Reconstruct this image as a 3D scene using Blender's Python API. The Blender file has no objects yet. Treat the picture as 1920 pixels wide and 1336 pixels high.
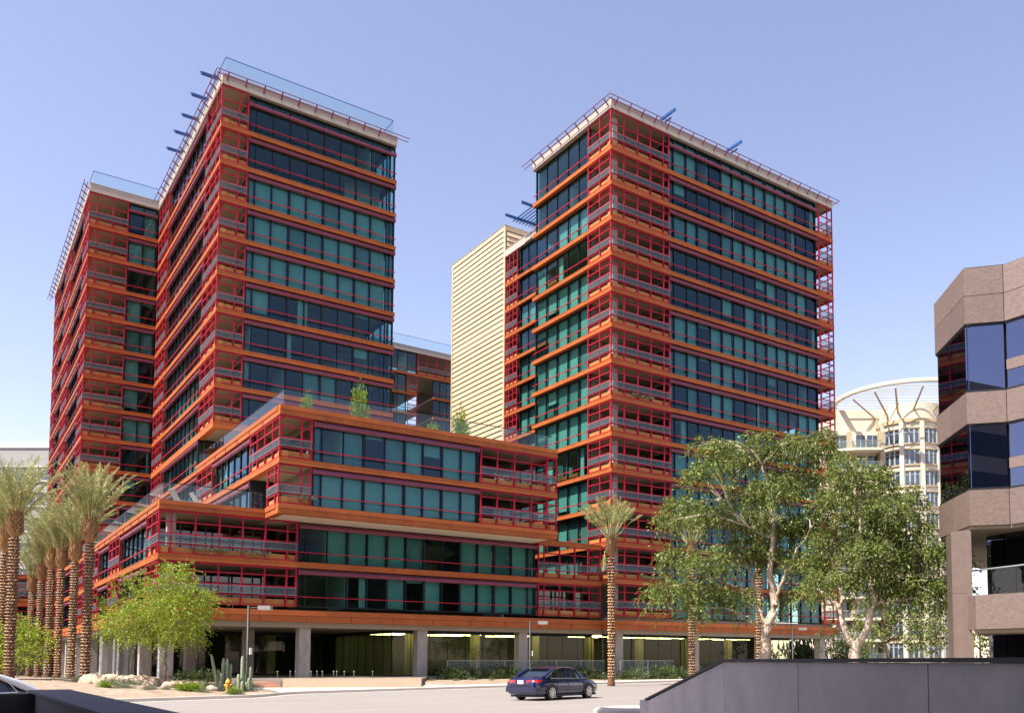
import bpy, math, random
import numpy as np
from mathutils import Vector, Matrix

random.seed(7)
rng = np.random.default_rng(11)
scene = bpy.context.scene
COL = scene.collection

# ------------------------------------------------------------------ camera
YAW, PITCH = 0.63729, 0.06407
cam_data = bpy.data.cameras.new('camera')
cam = bpy.data.objects.new('camera', cam_data)
COL.objects.link(cam)
cam.location = (0, 0, 1.7)
cam.rotation_euler = (math.pi / 2 + PITCH, 0, -YAW)
cam_data.sensor_fit = 'HORIZONTAL'
cam_data.sensor_width = 36
cam_data.lens = 31.563
cam_data.shift_x = -0.0871
cam_data.shift_y = 0.24065
cam_data.clip_start = 0.1
cam_data.clip_end = 4000
scene.camera = cam

# ------------------------------------------------------------------ sky and sun
SUN = Vector((1.0, 0.12, -1.50)).normalized()          # direction the light travels
world = bpy.data.worlds.new('World')
scene.world = world
world.use_nodes = True
wn = world.node_tree
for n in list(wn.nodes):
    wn.nodes.remove(n)
sky = wn.nodes.new('ShaderNodeTexSky')
sky.sky_type = 'NISHITA'
sky.sun_disc = False
sky.sun_elevation = math.asin(-SUN.z)
sky.sun_rotation = math.atan2(-SUN.x, -SUN.y)
sky.altitude = 300
sky.air_density = 1.0
sky.dust_density = 1.0
sky.ozone_density = 0.5
tint = wn.nodes.new('ShaderNodeMix')
tint.data_type = 'RGBA'; tint.blend_type = 'MULTIPLY'
tint.inputs[0].default_value = 1.0
tint.inputs[7].default_value = (1.36, 1.09, 1.06, 1)
bg = wn.nodes.new('ShaderNodeBackground')
bg.inputs[1].default_value = 0.125
wo = wn.nodes.new('ShaderNodeOutputWorld')
wn.links.new(sky.outputs[0], tint.inputs[6])
wn.links.new(tint.outputs[2], bg.inputs[0])
wn.links.new(bg.outputs[0], wo.inputs[0])

sd = bpy.data.lights.new('sun', 'SUN')
sd.energy = 5.0
sd.angle = math.radians(0.53)
sd.color = (1.0, 0.93, 0.82)
sun = bpy.data.objects.new('sun', sd)
COL.objects.link(sun)
sun.rotation_euler = SUN.to_track_quat('-Z', 'Y').to_euler()
sun.location = (-60, -20, 120)

scene.view_settings.view_transform = 'Standard'
scene.view_settings.look = 'None'
scene.view_settings.exposure = 1.04
scene.view_settings.gamma = 1.0
scene.cycles.max_bounces = 8
scene.cycles.diffuse_bounces = 3
scene.cycles.glossy_bounces = 4
scene.cycles.transparent_max_bounces = 24
scene.cycles.transmission_bounces = 4
scene.cycles.caustics_reflective = False
scene.cycles.caustics_refractive = False
scene.cycles.sample_clamp_indirect = 6.0

FWD = Vector((math.sin(YAW), math.cos(YAW), 0))
RGT = Vector((math.cos(YAW), -math.sin(YAW), 0))
FPX, CX, HY = 1683.36, 1127.24, 1237.9     # photo pixels: focal length, principal column, horizon row


def px(x, y, D):
    """world point seen at photo pixel (x, y) at depth D"""
    X = (x - CX) / FPX; Z = -(y - 1130.04) / FPX
    d = math.cos(PITCH) - Z * math.sin(PITCH); zw = math.sin(PITCH) + Z * math.cos(PITCH)
    p = FWD * D + RGT * (X * D / d)
    return Vector((p.x, p.y, 1.7 + zw * D / d))


def at(x, D, z=0.0):
    """world point seen in photo column x (at ground level) at depth D"""
    p = FWD * D + RGT * ((x - CX) / FPX * D * 1.0)
    return Vector((p.x, p.y, z))


# ------------------------------------------------------------------ materials
MATS = {}


def mat(name, col, rough=0.6, metal=0.0, var=0.12, scale=6.0, bump=0.0, bscale=40.0, spec=0.5, coat=0.0, stretch=None):
    if name in MATS:
        return MATS[name]
    m = bpy.data.materials.new(name)
    m.use_nodes = True
    nt = m.node_tree
    b = nt.nodes['Principled BSDF']
    b.inputs['Roughness'].default_value = rough
    b.inputs['Metallic'].default_value = metal
    b.inputs['Specular IOR Level'].default_value = spec
    b.inputs['Coat Weight'].default_value = coat
    b.inputs['Base Color'].default_value = (*col, 1)
    tc = nt.nodes.new('ShaderNodeTexCoord')
    vec = nt.nodes.new('ShaderNodeNewGeometry').outputs['Position']
    if stretch:
        mp = nt.nodes.new('ShaderNodeMapping')
        mp.inputs['Scale'].default_value = stretch
        nt.links.new(vec, mp.inputs[0])
        vec = mp.outputs[0]
    if var > 0:
        nz = nt.nodes.new('ShaderNodeTexNoise')
        nz.inputs['Scale'].default_value = scale
        nz.inputs['Detail'].default_value = 6
        nz.inputs['Roughness'].default_value = 0.65
        nt.links.new(vec, nz.inputs['Vector'])
        rp = nt.nodes.new('ShaderNodeMapRange')
        rp.inputs[1].default_value = 0.3
        rp.inputs[2].default_value = 0.7
        rp.inputs[3].default_value = 1 - var
        rp.inputs[4].default_value = 1 + var
        nt.links.new(nz.outputs[0], rp.inputs[0])
        oi = nt.nodes.new('ShaderNodeObjectInfo')
        r2 = nt.nodes.new('ShaderNodeMapRange')
        r2.inputs[3].default_value = 1 - var * 0.5
        r2.inputs[4].default_value = 1 + var * 0.5
        nt.links.new(oi.outputs['Random'], r2.inputs[0])
        mu = nt.nodes.new('ShaderNodeMath'); mu.operation = 'MULTIPLY'
        nt.links.new(rp.outputs[0], mu.inputs[0]); nt.links.new(r2.outputs[0], mu.inputs[1])
        mx = nt.nodes.new('ShaderNodeVectorMath'); mx.operation = 'SCALE'
        mx.inputs[0].default_value = col
        nt.links.new(mu.outputs[0], mx.inputs['Scale'])
        nt.links.new(mx.outputs[0], b.inputs['Base Color'])
    if bump > 0:
        n2 = nt.nodes.new('ShaderNodeTexNoise')
        n2.inputs['Scale'].default_value = bscale
        n2.inputs['Detail'].default_value = 4
        nt.links.new(vec, n2.inputs['Vector'])
        bp = nt.nodes.new('ShaderNodeBump')
        bp.inputs['Strength'].default_value = bump
        bp.inputs['Distance'].default_value = 0.02
        nt.links.new(n2.outputs[0], bp.inputs['Height'])
        nt.links.new(bp.outputs[0], b.inputs['Normal'])
    MATS[name] = m
    return m


def glass(name, tintc, refl=1.0, base=0.03, gcol=(1, 1, 1), warp=0.0):
    """flat pane: tinted see-through plus Fresnel mirror reflection"""
    m = bpy.data.materials.new(name)
    m.use_nodes = True
    nt = m.node_tree
    nt.nodes.remove(nt.nodes['Principled BSDF'])
    out = nt.nodes['Material Output']
    tr = nt.nodes.new('ShaderNodeBsdfTransparent')
    tr.inputs[0].default_value = (*tintc, 1)
    gl = nt.nodes.new('ShaderNodeBsdfGlossy')
    gl.inputs['Roughness'].default_value = 0.0
    gl.inputs['Color'].default_value = (*gcol, 1)
    fr = nt.nodes.new('ShaderNodeFresnel')
    fr.inputs[0].default_value = 1.55
    ma = nt.nodes.new('ShaderNodeMath'); ma.operation = 'MULTIPLY_ADD'
    ma.inputs[1].default_value = refl
    ma.inputs[2].default_value = base
    ma.use_clamp = True
    nt.links.new(fr.outputs[0], ma.inputs[0])
    # only the face turned to the viewer mirrors; the inner side of the pane just lets light out
    gf = nt.nodes.new('ShaderNodeNewGeometry')
    inv = nt.nodes.new('ShaderNodeMath'); inv.operation = 'SUBTRACT'; inv.inputs[0].default_value = 1.0
    nt.links.new(gf.outputs['Backfacing'], inv.inputs[1])
    mb_ = nt.nodes.new('ShaderNodeMath'); mb_.operation = 'MULTIPLY'
    nt.links.new(ma.outputs[0], mb_.inputs[0]); nt.links.new(inv.outputs[0], mb_.inputs[1])
    if warp > 0:
        tc = nt.nodes.new('ShaderNodeNewGeometry')
        nz = nt.nodes.new('ShaderNodeTexNoise')
        nz.inputs['Scale'].default_value = 0.7
        nz.inputs['Detail'].default_value = 1
        nt.links.new(tc.outputs['Position'], nz.inputs['Vector'])
        bp = nt.nodes.new('ShaderNodeBump')
        bp.inputs['Strength'].default_value = warp
        bp.inputs['Distance'].default_value = 0.02
        nt.links.new(nz.outputs[0], bp.inputs['Height'])
        nt.links.new(bp.outputs[0], gl.inputs['Normal'])
    mx = nt.nodes.new('ShaderNodeMixShader')
    nt.links.new(mb_.outputs[0], mx.inputs[0])
    nt.links.new(tr.outputs[0], mx.inputs[1])
    nt.links.new(gl.outputs[0], mx.inputs[2])
    nt.links.new(mx.outputs[0], out.inputs[0])
    MATS[name] = m
    return m


def sheer(name, col, alpha):
    """perforated or frosted sheet: partly see-through diffuse"""
    m = bpy.data.materials.new(name)
    m.use_nodes = True
    nt = m.node_tree
    b = nt.nodes['Principled BSDF']
    b.inputs['Base Color'].default_value = (*col, 1)
    b.inputs['Roughness'].default_value = 0.5
    b.inputs['Specular IOR Level'].default_value = 0.2
    b.inputs['Alpha'].default_value = alpha
    MATS[name] = m
    return m


def leafmat(name, col, var=0.35, trans=0.35):
    m = bpy.data.materials.new(name)
    m.use_nodes = True
    nt = m.node_tree
    nt.nodes.remove(nt.nodes['Principled BSDF'])
    out = nt.nodes['Material Output']
    ge = nt.nodes.new('ShaderNodeNewGeometry')
    nz = nt.nodes.new('ShaderNodeTexNoise')
    nz.inputs['Scale'].default_value = 1.3
    nz.inputs['Detail'].default_value = 3
    nt.links.new(ge.outputs['Position'], nz.inputs['Vector'])
    add = nt.nodes.new('ShaderNodeMath'); add.operation = 'MULTIPLY_ADD'
    add.inputs[1].default_value = 0.6
    nt.links.new(ge.outputs['Random Per Island'], add.inputs[0])
    nt.links.new(nz.outputs[0], add.inputs[2])
    rp = nt.nodes.new('ShaderNodeMapRange')
    rp.inputs[1].default_value = 0.3; rp.inputs[2].default_value = 1.2
    rp.inputs[3].default_value = 1 - var; rp.inputs[4].default_value = 1 + var
    nt.links.new(add.outputs[0], rp.inputs[0])
    sc = nt.nodes.new('ShaderNodeVectorMath'); sc.operation = 'SCALE'
    sc.inputs[0].default_value = col
    nt.links.new(rp.outputs[0], sc.inputs['Scale'])
    di = nt.nodes.new('ShaderNodeBsdfDiffuse')
    tl = nt.nodes.new('ShaderNodeBsdfTranslucent')
    gl = nt.nodes.new('ShaderNodeBsdfGlossy')
    gl.inputs['Roughness'].default_value = 0.4
    gl.inputs['Color'].default_value = (0.8, 0.8, 0.7, 1)
    nt.links.new(sc.outputs[0], di.inputs[0])
    nt.links.new(sc.outputs[0], tl.inputs[0])
    m1 = nt.nodes.new('ShaderNodeMixShader'); m1.inputs[0].default_value = trans
    m2 = nt.nodes.new('ShaderNodeMixShader'); m2.inputs[0].default_value = 0.025
    nt.links.new(di.outputs[0], m1.inputs[1]); nt.links.new(tl.outputs[0], m1.inputs[2])
    nt.links.new(m1.outputs[0], m2.inputs[1]); nt.links.new(gl.outputs[0], m2.inputs[2])
    nt.links.new(m2.outputs[0], out.inputs[0])
    MATS[name] = m
    return m


def emit(name, col, strength):
    m = bpy.data.materials.new(name)
    m.use_nodes = True
    b = m.node_tree.nodes['Principled BSDF']
    b.inputs['Base Color'].default_value = (*col, 1)
    b.inputs['Emission Color'].default_value = (*col, 1)
    b.inputs['Emission Strength'].default_value = strength
    MATS[name] = m
    return m


M_ORANGE = mat('orange_panel', (0.385, 0.108, 0.032), 0.6, 0, 0.16, 0.9, spec=0.15)
M_PLANT = mat('planter_orange', (0.44, 0.19, 0.06), 0.7, 0, 0.14, 2, spec=0.15)
M_RED = mat('red_frame', (0.34, 0.014, 0.032), 0.55, 0, 0.12, 1.5, spec=0.15)
M_PLUM = mat('plum_metal', (0.20, 0.052, 0.09), 0.4, 0.0, 0.12, 2, spec=0.3)
M_DARK = mat('dark_mullion', (0.012, 0.016, 0.024), 0.5, 0.0, 0.1, 3, spec=0.2)
M_STUCCO = mat('stucco_parapet', (0.40, 0.35, 0.30), 0.85, 0, 0.07, 1.5, 0.15, 30)
M_SOFFIT = mat('soffit', (0.33, 0.275, 0.205), 0.8, 0, 0.06, 1)  # colour lowered to deepen the shade on balcony ceilings
M_CONC = mat('concrete', (0.36, 0.32, 0.28), 0.85, 0, 0.22, 2.5, 0.25, 18, stretch=(1, 1, 0.35))
M_SLAB = mat('interior_slab', (0.42, 0.38, 0.33), 0.85, 0, 0.08, 1)
M_INWALL = mat('interior_wall', (0.15, 0.125, 0.10), 0.8, 0, 0.15, 0.6)  # wall colour darkened to deepen the shade in balconies and rooms
M_BLIND = mat('roller_blind', (0.50, 0.58, 0.54), 0.8, 0, 0.10, 0.8)
M_BLIND2 = mat('grey_blind', (0.30, 0.35, 0.34), 0.8, 0, 0.12, 0.8)
M_CURT = mat('pale_curtain', (0.62, 0.60, 0.54), 0.85, 0, 0.15, 3.0, stretch=(4, 4, .2))
M_PART = mat('partition_white', (0.60, 0.56, 0.50), 0.85, 0, 0.1, 0.6)
M_BEIGE = mat('beige_siding', (0.60, 0.45, 0.29), 0.6, 0, 0.06, 2)
M_BLUE = mat('blue_steel', (0.012, 0.075, 0.25), 0.4, 0.2, 0.08, 3)
M_GLASS = glass('window_glass', (0.58, 0.78, 0.765), 1.0, 0.008, (0.50, 0.76, 0.97), warp=0.2)
M_RAILG = glass('rail_glass', (0.90, 0.955, 0.945), 0.65, 0.02)
M_LOBBYG = glass('lobby_glass', (0.80, 0.89, 0.76), 0.7, 0.0, warp=0.05)
M_DKGLASS = glass('dark_door_glass', (0.40, 0.47, 0.45), 1.0, 0.03)
M_MESH = sheer('screen_panel', (0.13, 0.16, 0.19), 0.28)
M_STEEL = mat('galvanised', (0.34, 0.35, 0.36), 0.5, 0.5, 0.1, 5)
M_LOBBYW = mat('lobby_shade_wall', (0.05, 0.05, 0.034), 0.6, 0, 0.4, 0.4)  # base colour carries the dimness of the lobby interior
M_ARCADE = mat('arcade_shade_wall', (0.025, 0.022, 0.018), 0.7, 0, 0.3, 0.5)  # near-black colour stands in for the deep shade of the arcade
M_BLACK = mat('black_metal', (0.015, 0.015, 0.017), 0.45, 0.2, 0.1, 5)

# ------------------------------------------------------------------ mesh helpers


class MB:
    """collects shapes, then becomes one mesh object"""

    def __init__(s):
        s.v = []; s.f = []; s.m = []; s.mats = []; s.smooth = []

    def mi(s, m):
        if m not in s.mats:
            s.mats.append(m)
        return s.mats.index(m)

    def add(s, vs, fs, m, sm=False):
        o = len(s.v); i = s.mi(m)
        s.v += [tuple(p) for p in vs]
        s.f += [tuple(a + o for a in f) for f in fs]
        s.m += [i] * len(fs); s.smooth += [sm] * len(fs)

    def box(s, x0, x1, y0, y1, z0, z1, m):
        if x0 > x1: x0, x1 = x1, x0
        if y0 > y1: y0, y1 = y1, y0
        s.add([(x0, y0, z0), (x1, y0, z0), (x1, y1, z0), (x0, y1, z0), (x0, y0, z1), (x1, y0, z1), (x1, y1, z1), (x0, y1, z1)],
              [(0, 3, 2, 1), (4, 5, 6, 7), (0, 1, 5, 4), (1, 2, 6, 5), (2, 3, 7, 6), (3, 0, 4, 7)], m)

    def obox(s, c, ax, ay, az, hx, hy, hz, m):
        c = Vector(c); X = Vector(ax) * hx; Y = Vector(ay) * hy; Z = Vector(az) * hz
        vs = [c + X * a + Y * b + Z * d for d in (-1, 1) for a, b in ((-1, -1), (1, -1), (1, 1), (-1, 1))]
        s.add(vs, [(0, 3, 2, 1), (4, 5, 6, 7), (0, 1, 5, 4), (1, 2, 6, 5), (2, 3, 7, 6), (3, 0, 4, 7)], m)

    def prism(s, poly, z0, z1, m):
        n = len(poly)
        vs = [(p[0], p[1], z0) for p in poly] + [(p[0], p[1], z1) for p in poly]
        s.add(vs, [tuple(range(n - 1, -1, -1)), tuple(range(n, 2 * n))] + [(i, (i + 1) % n, n + (i + 1) % n, n + i) for i in range(n)], m)

    def tube(s, pts, rs, m, n=8, sm=True, cap=True):
        pts = [Vector(p) for p in pts]
        vs = []; fs = []
        up = Vector((0.13, 0.21, 0.97))
        for i, p in enumerate(pts):
            d = (pts[min(i + 1, len(pts) - 1)] - pts[max(i - 1, 0)])
            if d.length < 1e-9: d = Vector((0, 0, 1))
            d.normalize()
            a = d.cross(up if abs(d.dot(up)) < 0.95 else Vector((1, 0, 0))).normalized()
            b = d.cross(a)
            r = rs[i] if hasattr(rs, '__len__') else rs
            for k in range(n):
                t = 2 * math.pi * k / n
                vs.append(p + a * (math.cos(t) * r) + b * (math.sin(t) * r))
        for i in range(len(pts) - 1):
            for k in range(n):
                k2 = (k + 1) % n
                fs.append((i * n + k, i * n + k2, (i + 1) * n + k2, (i + 1) * n + k))
        s.add(vs, fs, m, sm)
        if cap:
            L = (len(pts) - 1) * n
            s.add([vs[k] for k in range(n)], [tuple(range(n - 1, -1, -1))], m)
            s.add([vs[L + k] for k in range(n)], [tuple(range(n))], m)

    def lathe(s, prof, m, c=(0, 0, 0), n=16, sm=True):
        vs = []; fs = []
        for r, z in prof:
            for k in range(n):
                t = 2 * math.pi * k / n
                vs.append((c[0] + r * math.cos(t), c[1] + r * math.sin(t), c[2] + z))
        for i in range(len(prof) - 1):
            for k in range(n):
                k2 = (k + 1) % n
                fs.append((i * n + k, i * n + k2, (i + 1) * n + k2, (i + 1) * n + k))
        fs.append(tuple(range((len(prof) - 1) * n, len(prof) * n)))
        fs.append(tuple(range(n - 1, -1, -1)))
        s.add(vs, fs, m, sm)

    def mesh(s, name):
        me = bpy.data.meshes.new(name)
        me.from_pydata(s.v, [], s.f)
        for m in s.mats:
            me.materials.append(m)
        me.polygons.foreach_set('material_index', s.m)
        me.polygons.foreach_set('use_smooth', s.smooth)
        me.update()
        return me

    def build(s, name, par=None, loc=None):
        """vertices are world coordinates; they become relative to the parent thing"""
        o = bpy.data.objects.new(name, None)
        base = origin(par) if par else Vector((0, 0, 0))
        if loc is not None:
            base = base + Vector(loc)
        s.v = [(p[0] - base.x, p[1] - base.y, p[2] - base.z) for p in s.v]
        bpy.data.objects.remove(o)
        o = bpy.data.objects.new(name, s.mesh(name))
        COL.objects.link(o)
        if par:
            o.parent = par
        if loc is not None:
            o.location = loc
        return o


def origin(o):
    p = Vector((0, 0, 0))
    while o is not None:
        p += Vector(o.location)
        o = o.parent
    return p


def raw(name, verts, faces, m, par=None, loc=(0, 0, 0), smooth=False):
    """mesh from numpy arrays, coordinates already local"""
    me = bpy.data.meshes.new(name)
    verts = np.asarray(verts, np.float32); faces = np.asarray(faces, np.int32)
    me.vertices.add(len(verts)); me.vertices.foreach_set('co', verts.ravel())
    k = faces.shape[1]
    me.loops.add(faces.size); me.loops.foreach_set('vertex_index', faces.ravel())
    me.polygons.add(len(faces))
    me.polygons.foreach_set('loop_start', np.arange(0, faces.size, k, dtype=np.int32))
    me.polygons.foreach_set('loop_total', np.full(len(faces), k, np.int32))
    me.update(calc_edges=True)
    me.materials.append(m)
    o = bpy.data.objects.new(name, me)
    COL.objects.link(o)
    o.location = loc
    if par: o.parent = par
    return o


def thing(name, label, cat, loc=(0, 0, 0), group=None, rz=0.0):
    o = bpy.data.objects.new(name, None)
    COL.objects.link(o)
    o.empty_display_size = 0.5
    o.location = loc
    o.rotation_euler = (0, 0, rz)
    o['label'] = label; o['category'] = cat
    if group: o['group'] = group
    return o


def tag(o, label, cat, group=None):
    o['label'] = label; o['category'] = cat
    if group: o['group'] = group
    return o


ORD = 'first second third fourth fifth sixth seventh eighth ninth tenth eleventh twelfth thirteenth fourteenth fifteenth sixteenth seventeenth eighteenth nineteenth'.split()
ORD += ['twentieth'] + ['twenty ' + w for w in ORD[:9]] + ['thirtieth'] + ['thirty ' + w for w in ORD[:9]]


def order(objs, text):
    """labels for a row of look-alikes, counted from the left of the picture; text holds a {} for the ordinal"""
    key = lambda o: (Vector(o.location).dot(RGT)) / max(1.0, Vector(o.location).dot(FWD))
    for i, o in enumerate(sorted(objs, key=key)):
        o['label'] = text.format(ORD[i])


def struct(o):
    o['kind'] = 'structure'
    return o


def copy_tree(o, parent=None):
    c = o.copy()
    COL.objects.link(c)
    if parent: c.parent = parent
    for ch in list(o.children):
        copy_tree(ch, c)
    return c


_cube = {}


def cube(m):
    if m.name not in _cube:
        b = MB(); b.box(-.5, .5, -.5, .5, -.5, .5, m)
        _cube[m.name] = b.mesh('unit_' + m.name)
    return _cube[m.name]


def bx(name, par, x0, x1, y0, y1, z0, z1, m, jz=0.0):
    o = bpy.data.objects.new(name, cube(m))
    COL.objects.link(o)
    b = origin(par) if par else Vector((0, 0, 0))
    o.location = ((x0 + x1) / 2 - b.x, (y0 + y1) / 2 - b.y, (z0 + z1) / 2 - b.z)
    o.scale = (abs(x1 - x0), abs(y1 - y0), abs(z1 - z0))
    if jz: o.rotation_euler = (random.gauss(0, jz) * 0.6, random.gauss(0, jz) * 0.6, random.gauss(0, jz))
    if par: o.parent = par
    return o


_cyl = {}


def cyl(name, par, p0, p1, r, m, n=10):
    key = (m.name, n)
    if key not in _cyl:
        b = MB(); b.tube([(0, 0, -.5), (0, 0, .5)], 1.0, m, n)
        _cyl[key] = b.mesh('unit_rod_' + m.name)
    o = bpy.data.objects.new(name, _cyl[key])
    COL.objects.link(o)
    p0 = Vector(p0); p1 = Vector(p1)
    b = origin(par) if par else Vector((0, 0, 0))
    o.location = (p0 + p1) / 2 - b
    o.scale = (r, r, (p1 - p0).length)
    o.rotation_euler = (p1 - p0).to_track_quat('Z', 'Y').to_euler()
    if par: o.parent = par
    return o

# ------------------------------------------------------------------ the apartment complex
U1, V1, U1E = 17.67, 77.78, 33.45
U2, V2, V2E = 11.08, 104.39, 138.8
U3, V3, U3E, V3E = 46.17, 60.89, 76.23, 73.85
VP, VM, UME = 62.28, 59.46, 39.65
UW, VWE, VCE = 53.69, 92.12, 106.05
ZROOF, ZPAR = 50.48, 51.32


def zk(k):
    return 5.136 + 3.2 * k


mat('pale_soffit', (0.66, 0.58, 0.46), 0.8, 0, 0.05, 1)


class Face:
    """a facade plane: 'R' looks along -Y, 'L' along -X, 'E' along +X; s runs along it from s=0"""

    def __init__(s, kind, plane, start):
        s.k = kind; s.p = plane; s.o = start

    def b(s, s0, s1, d0, d1, z0, z1):
        if s.k == 'R': return (s.o + s0, s.o + s1, s.p - d1, s.p - d0, z0, z1)
        if s.k == 'L': return (s.p - d1, s.p - d0, s.o + s0, s.o + s1, z0, z1)
        return (s.p + d0, s.p + d1, s.o + s0, s.o + s1, z0, z1)

    def pt(s, a, d, z):
        if s.k == 'R': return Vector((s.o + a, s.p - d, z))
        if s.k == 'L': return Vector((s.p - d, s.o + a, z))
        return Vector((s.p + d, s.o + a, z))


def windows(T, F, s0, s1, mull, zb, zt, drop, housing=True, thick=(), transom=False, zf=None):
    zf = zb + 0.40 if zf is None else zf
    ed = [s0] + [m for m in mull if s0 + .15 < m < s1 - .15] + [s1]
    fr = MB()
    fr.box(*F.b(s0, s1, -.52, -.36, zf - .02, zf + .07, M_DARK) if False else F.b(s0, s1, -.52, -.36, zf - .02, zf + .07), M_DARK)
    fr.box(*F.b(s0, s1, -.52, -.36, zt - .10, zt + .02), M_DARK)
    for i, m in enumerate(ed):
        w = .17 if any(abs(m - t) < .1 for t in thick) else .075
        a, b = m - w / 2, m + w / 2
        if i == 0: a, b = m, m + .14
        if i == len(ed) - 1: a, b = m - .14, m
        fr.box(*F.b(a, b, -.53, -.35, zf + .07, zt - .10), M_DARK)
    if transom:
        fr.box(*F.b(s0 + .14, s1 - .14, -.50, -.37, zt - .62, zt - .55), M_DARK)
    part = fr.build('window_frame', T)
    for i in range(len(ed) - 1):
        a, b = ed[i] + .05, ed[i + 1] - .05
        if b - a < .1: continue
        bx('pane', part, *F.b(a, b, -.445, -.425, zf + .05, zt - .08), M_GLASS, jz=0.0022)
        dr = drop(i) if callable(drop) else drop
        if dr > 0.03:
            bx('roller_blind', part, *F.b(a + .03, b - .03, -.66, -.645, zt - .1 - dr * (zt - zf - .2), zt - .08), M_BLIND2 if random.random() < .18 else M_BLIND)
        elif random.random() < .22:      # a curtain gathered to one side, or a room wall meeting the glass
            if random.random() < .5:
                w_ = (b - a) * random.uniform(.18, .45)
                e_ = a if random.random() < .5 else b - w_
                bx('curtain', part, *F.b(e_, e_ + w_, -.72, -.62, zf + .05, zt - .08), M_CURT)
            else:
                bx('partition', part, *F.b(b + .0, b + .1, -4.2, -.75, zf, zt - .03), M_PART)
    # tubular guard rail in front of the glass, held by small brackets
    rail = MB()
    rail.box(*F.b(s0 - .02, s1 + .02, -.13, -.07, zb + 1.05, zb + 1.12), M_RED)
    for m in ed[1:-1]:
        rail.box(*F.b(m - .02, m + .02, -.36, -.13, zb + 1.065, zb + 1.105), M_DARK)
    rail.build('guard_rail', T)
    if housing:
        zc = zt - .31 - (.55 if transom else 0)
        step = ed[1:-1:2] if len(ed) > 4 else []
        cuts = [s0 + .05] + [c for c in step if s0 + 1 < c < s1 - 1] + [s1 - .05]
        for a, b in zip(cuts[:-1], cuts[1:]):
            cyl('shade_housing', part, F.pt(a + .04, -.20, zc), F.pt(b - .04, -.20, zc), .165, M_PLUM)
        br = MB()
        br.box(*F.b(s0, s1, -.34, -.25, zc + .17, zc + .24), M_PLUM)
        for c in cuts:
            br.box(*F.b(c - .035, c + .035, -.36, -.02, zc - .18, zc + .18), M_PLUM)
        br.build('shade_bracket', part)
    return part


def balcony(T, F, posts, zb, zt, corner=False, wall=True, depth=1.9, zf=None, planters=True, back=True):
    s0, s1 = posts[0], posts[-1]
    zf = zb + .40 if zf is None else zf
    fr = MB()
    top = zt - .14
    for i, p in enumerate(posts):
        if i == 0 and corner: continue
        a, b = p - .05, p + .05
        if i == 0: a, b = p, p + .11
        if i == len(posts) - 1: a, b = p - .11, p
        fr.box(*F.b(a, b, -.17, -.05, zf, zt + .01), M_RED)
    for z, h in ((1.02, .085), (1.68, .085), (2.43, .085), (top - zb, .13), (.42, .07)):
        z += zb
        if z < zf - .02: continue
        e = .115 if corner else 0
        fr.box(*F.b(s0 + e, s1, -.152, -.062, z, z + h), M_RED)
    part = fr.build('balcony_frame', T)
    for a, b in zip(posts[:-1], posts[1:]):
        bx('screen_panel', part, *F.b(a + .03, b - .03, -.035, -.015, zb + 1.17, zb + 1.63), M_MESH)
    cl = MB()
    for z in (1.155, 1.625):
        cl.box(*F.b(s0 + .02, s1 - .02, -.04, -.01, zb + z, zb + z + .022), M_STEEL)
    for p in posts[1:-1]:
        for z in (1.25, 1.42, 1.56):
            cl.box(*F.b(p - .035, p + .035, -.06, -.005, zb + z - .02, zb + z + .02), M_BLACK)
    cl.build('panel_clamp', part)
    if planters:
        for a, b in zip(posts[:-1], posts[1:]):
            bx('planter', part, *F.b(a + .08, b - .08, -.62, -.20, zb + .37, zb + .86), M_PLANT)
    if wall:
        w = MB()
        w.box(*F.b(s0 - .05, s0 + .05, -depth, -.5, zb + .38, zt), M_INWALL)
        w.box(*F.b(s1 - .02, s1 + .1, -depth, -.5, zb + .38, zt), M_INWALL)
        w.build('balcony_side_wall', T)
    if back:
        d = MB()
        n = max(1, int((s1 - s0) / 1.6))
        for i in range(n + 1):
            c = s0 + (s1 - s0) * i / n
            d.box(*F.b(c - .05, c + .05, -depth - .1, -depth, zb + .38, zt), M_DARK)
        d.box(*F.b(s0, s1, -depth - .1, -depth, zb + .38, zb + .46), M_DARK)
        d.build('balcony_door_frame', T)
        for i in range(n):
            a = s0 + (s1 - s0) * i / n; b = s0 + (s1 - s0) * (i + 1) / n
            bx('balcony_door', T, *F.b(a + .05, b - .05, -depth - .07, -depth - .04, zb + .46, zt), M_DKGLASS, jz=.002)
    return part


def corner_walls(T, u, v, a, b, zb, zt, col=None):
    """the two inner walls behind a corner balcony"""
    w = MB()
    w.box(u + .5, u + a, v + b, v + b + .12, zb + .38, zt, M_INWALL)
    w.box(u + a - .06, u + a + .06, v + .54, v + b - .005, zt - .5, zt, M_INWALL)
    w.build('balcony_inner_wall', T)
    for c0, c1 in ((.54, .62), (b / 2 - .04, b / 2 + .04)):
        bx('balcony_door_frame', T, u + a - .05, u + a + .05, v + c0, v + c1, zb + .38, zt - .5, M_DARK)
    bx('balcony_door', T, u + a - .02, u + a + .02, v + .62, v + b - .02, zb + .38, zt - .5, M_DKGLASS)
    if col:
        bx('column', T, u + col - .26, u + col + .26, v + col - .26, v + col + .26, zb + .38, zt, M_CONC)


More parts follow.
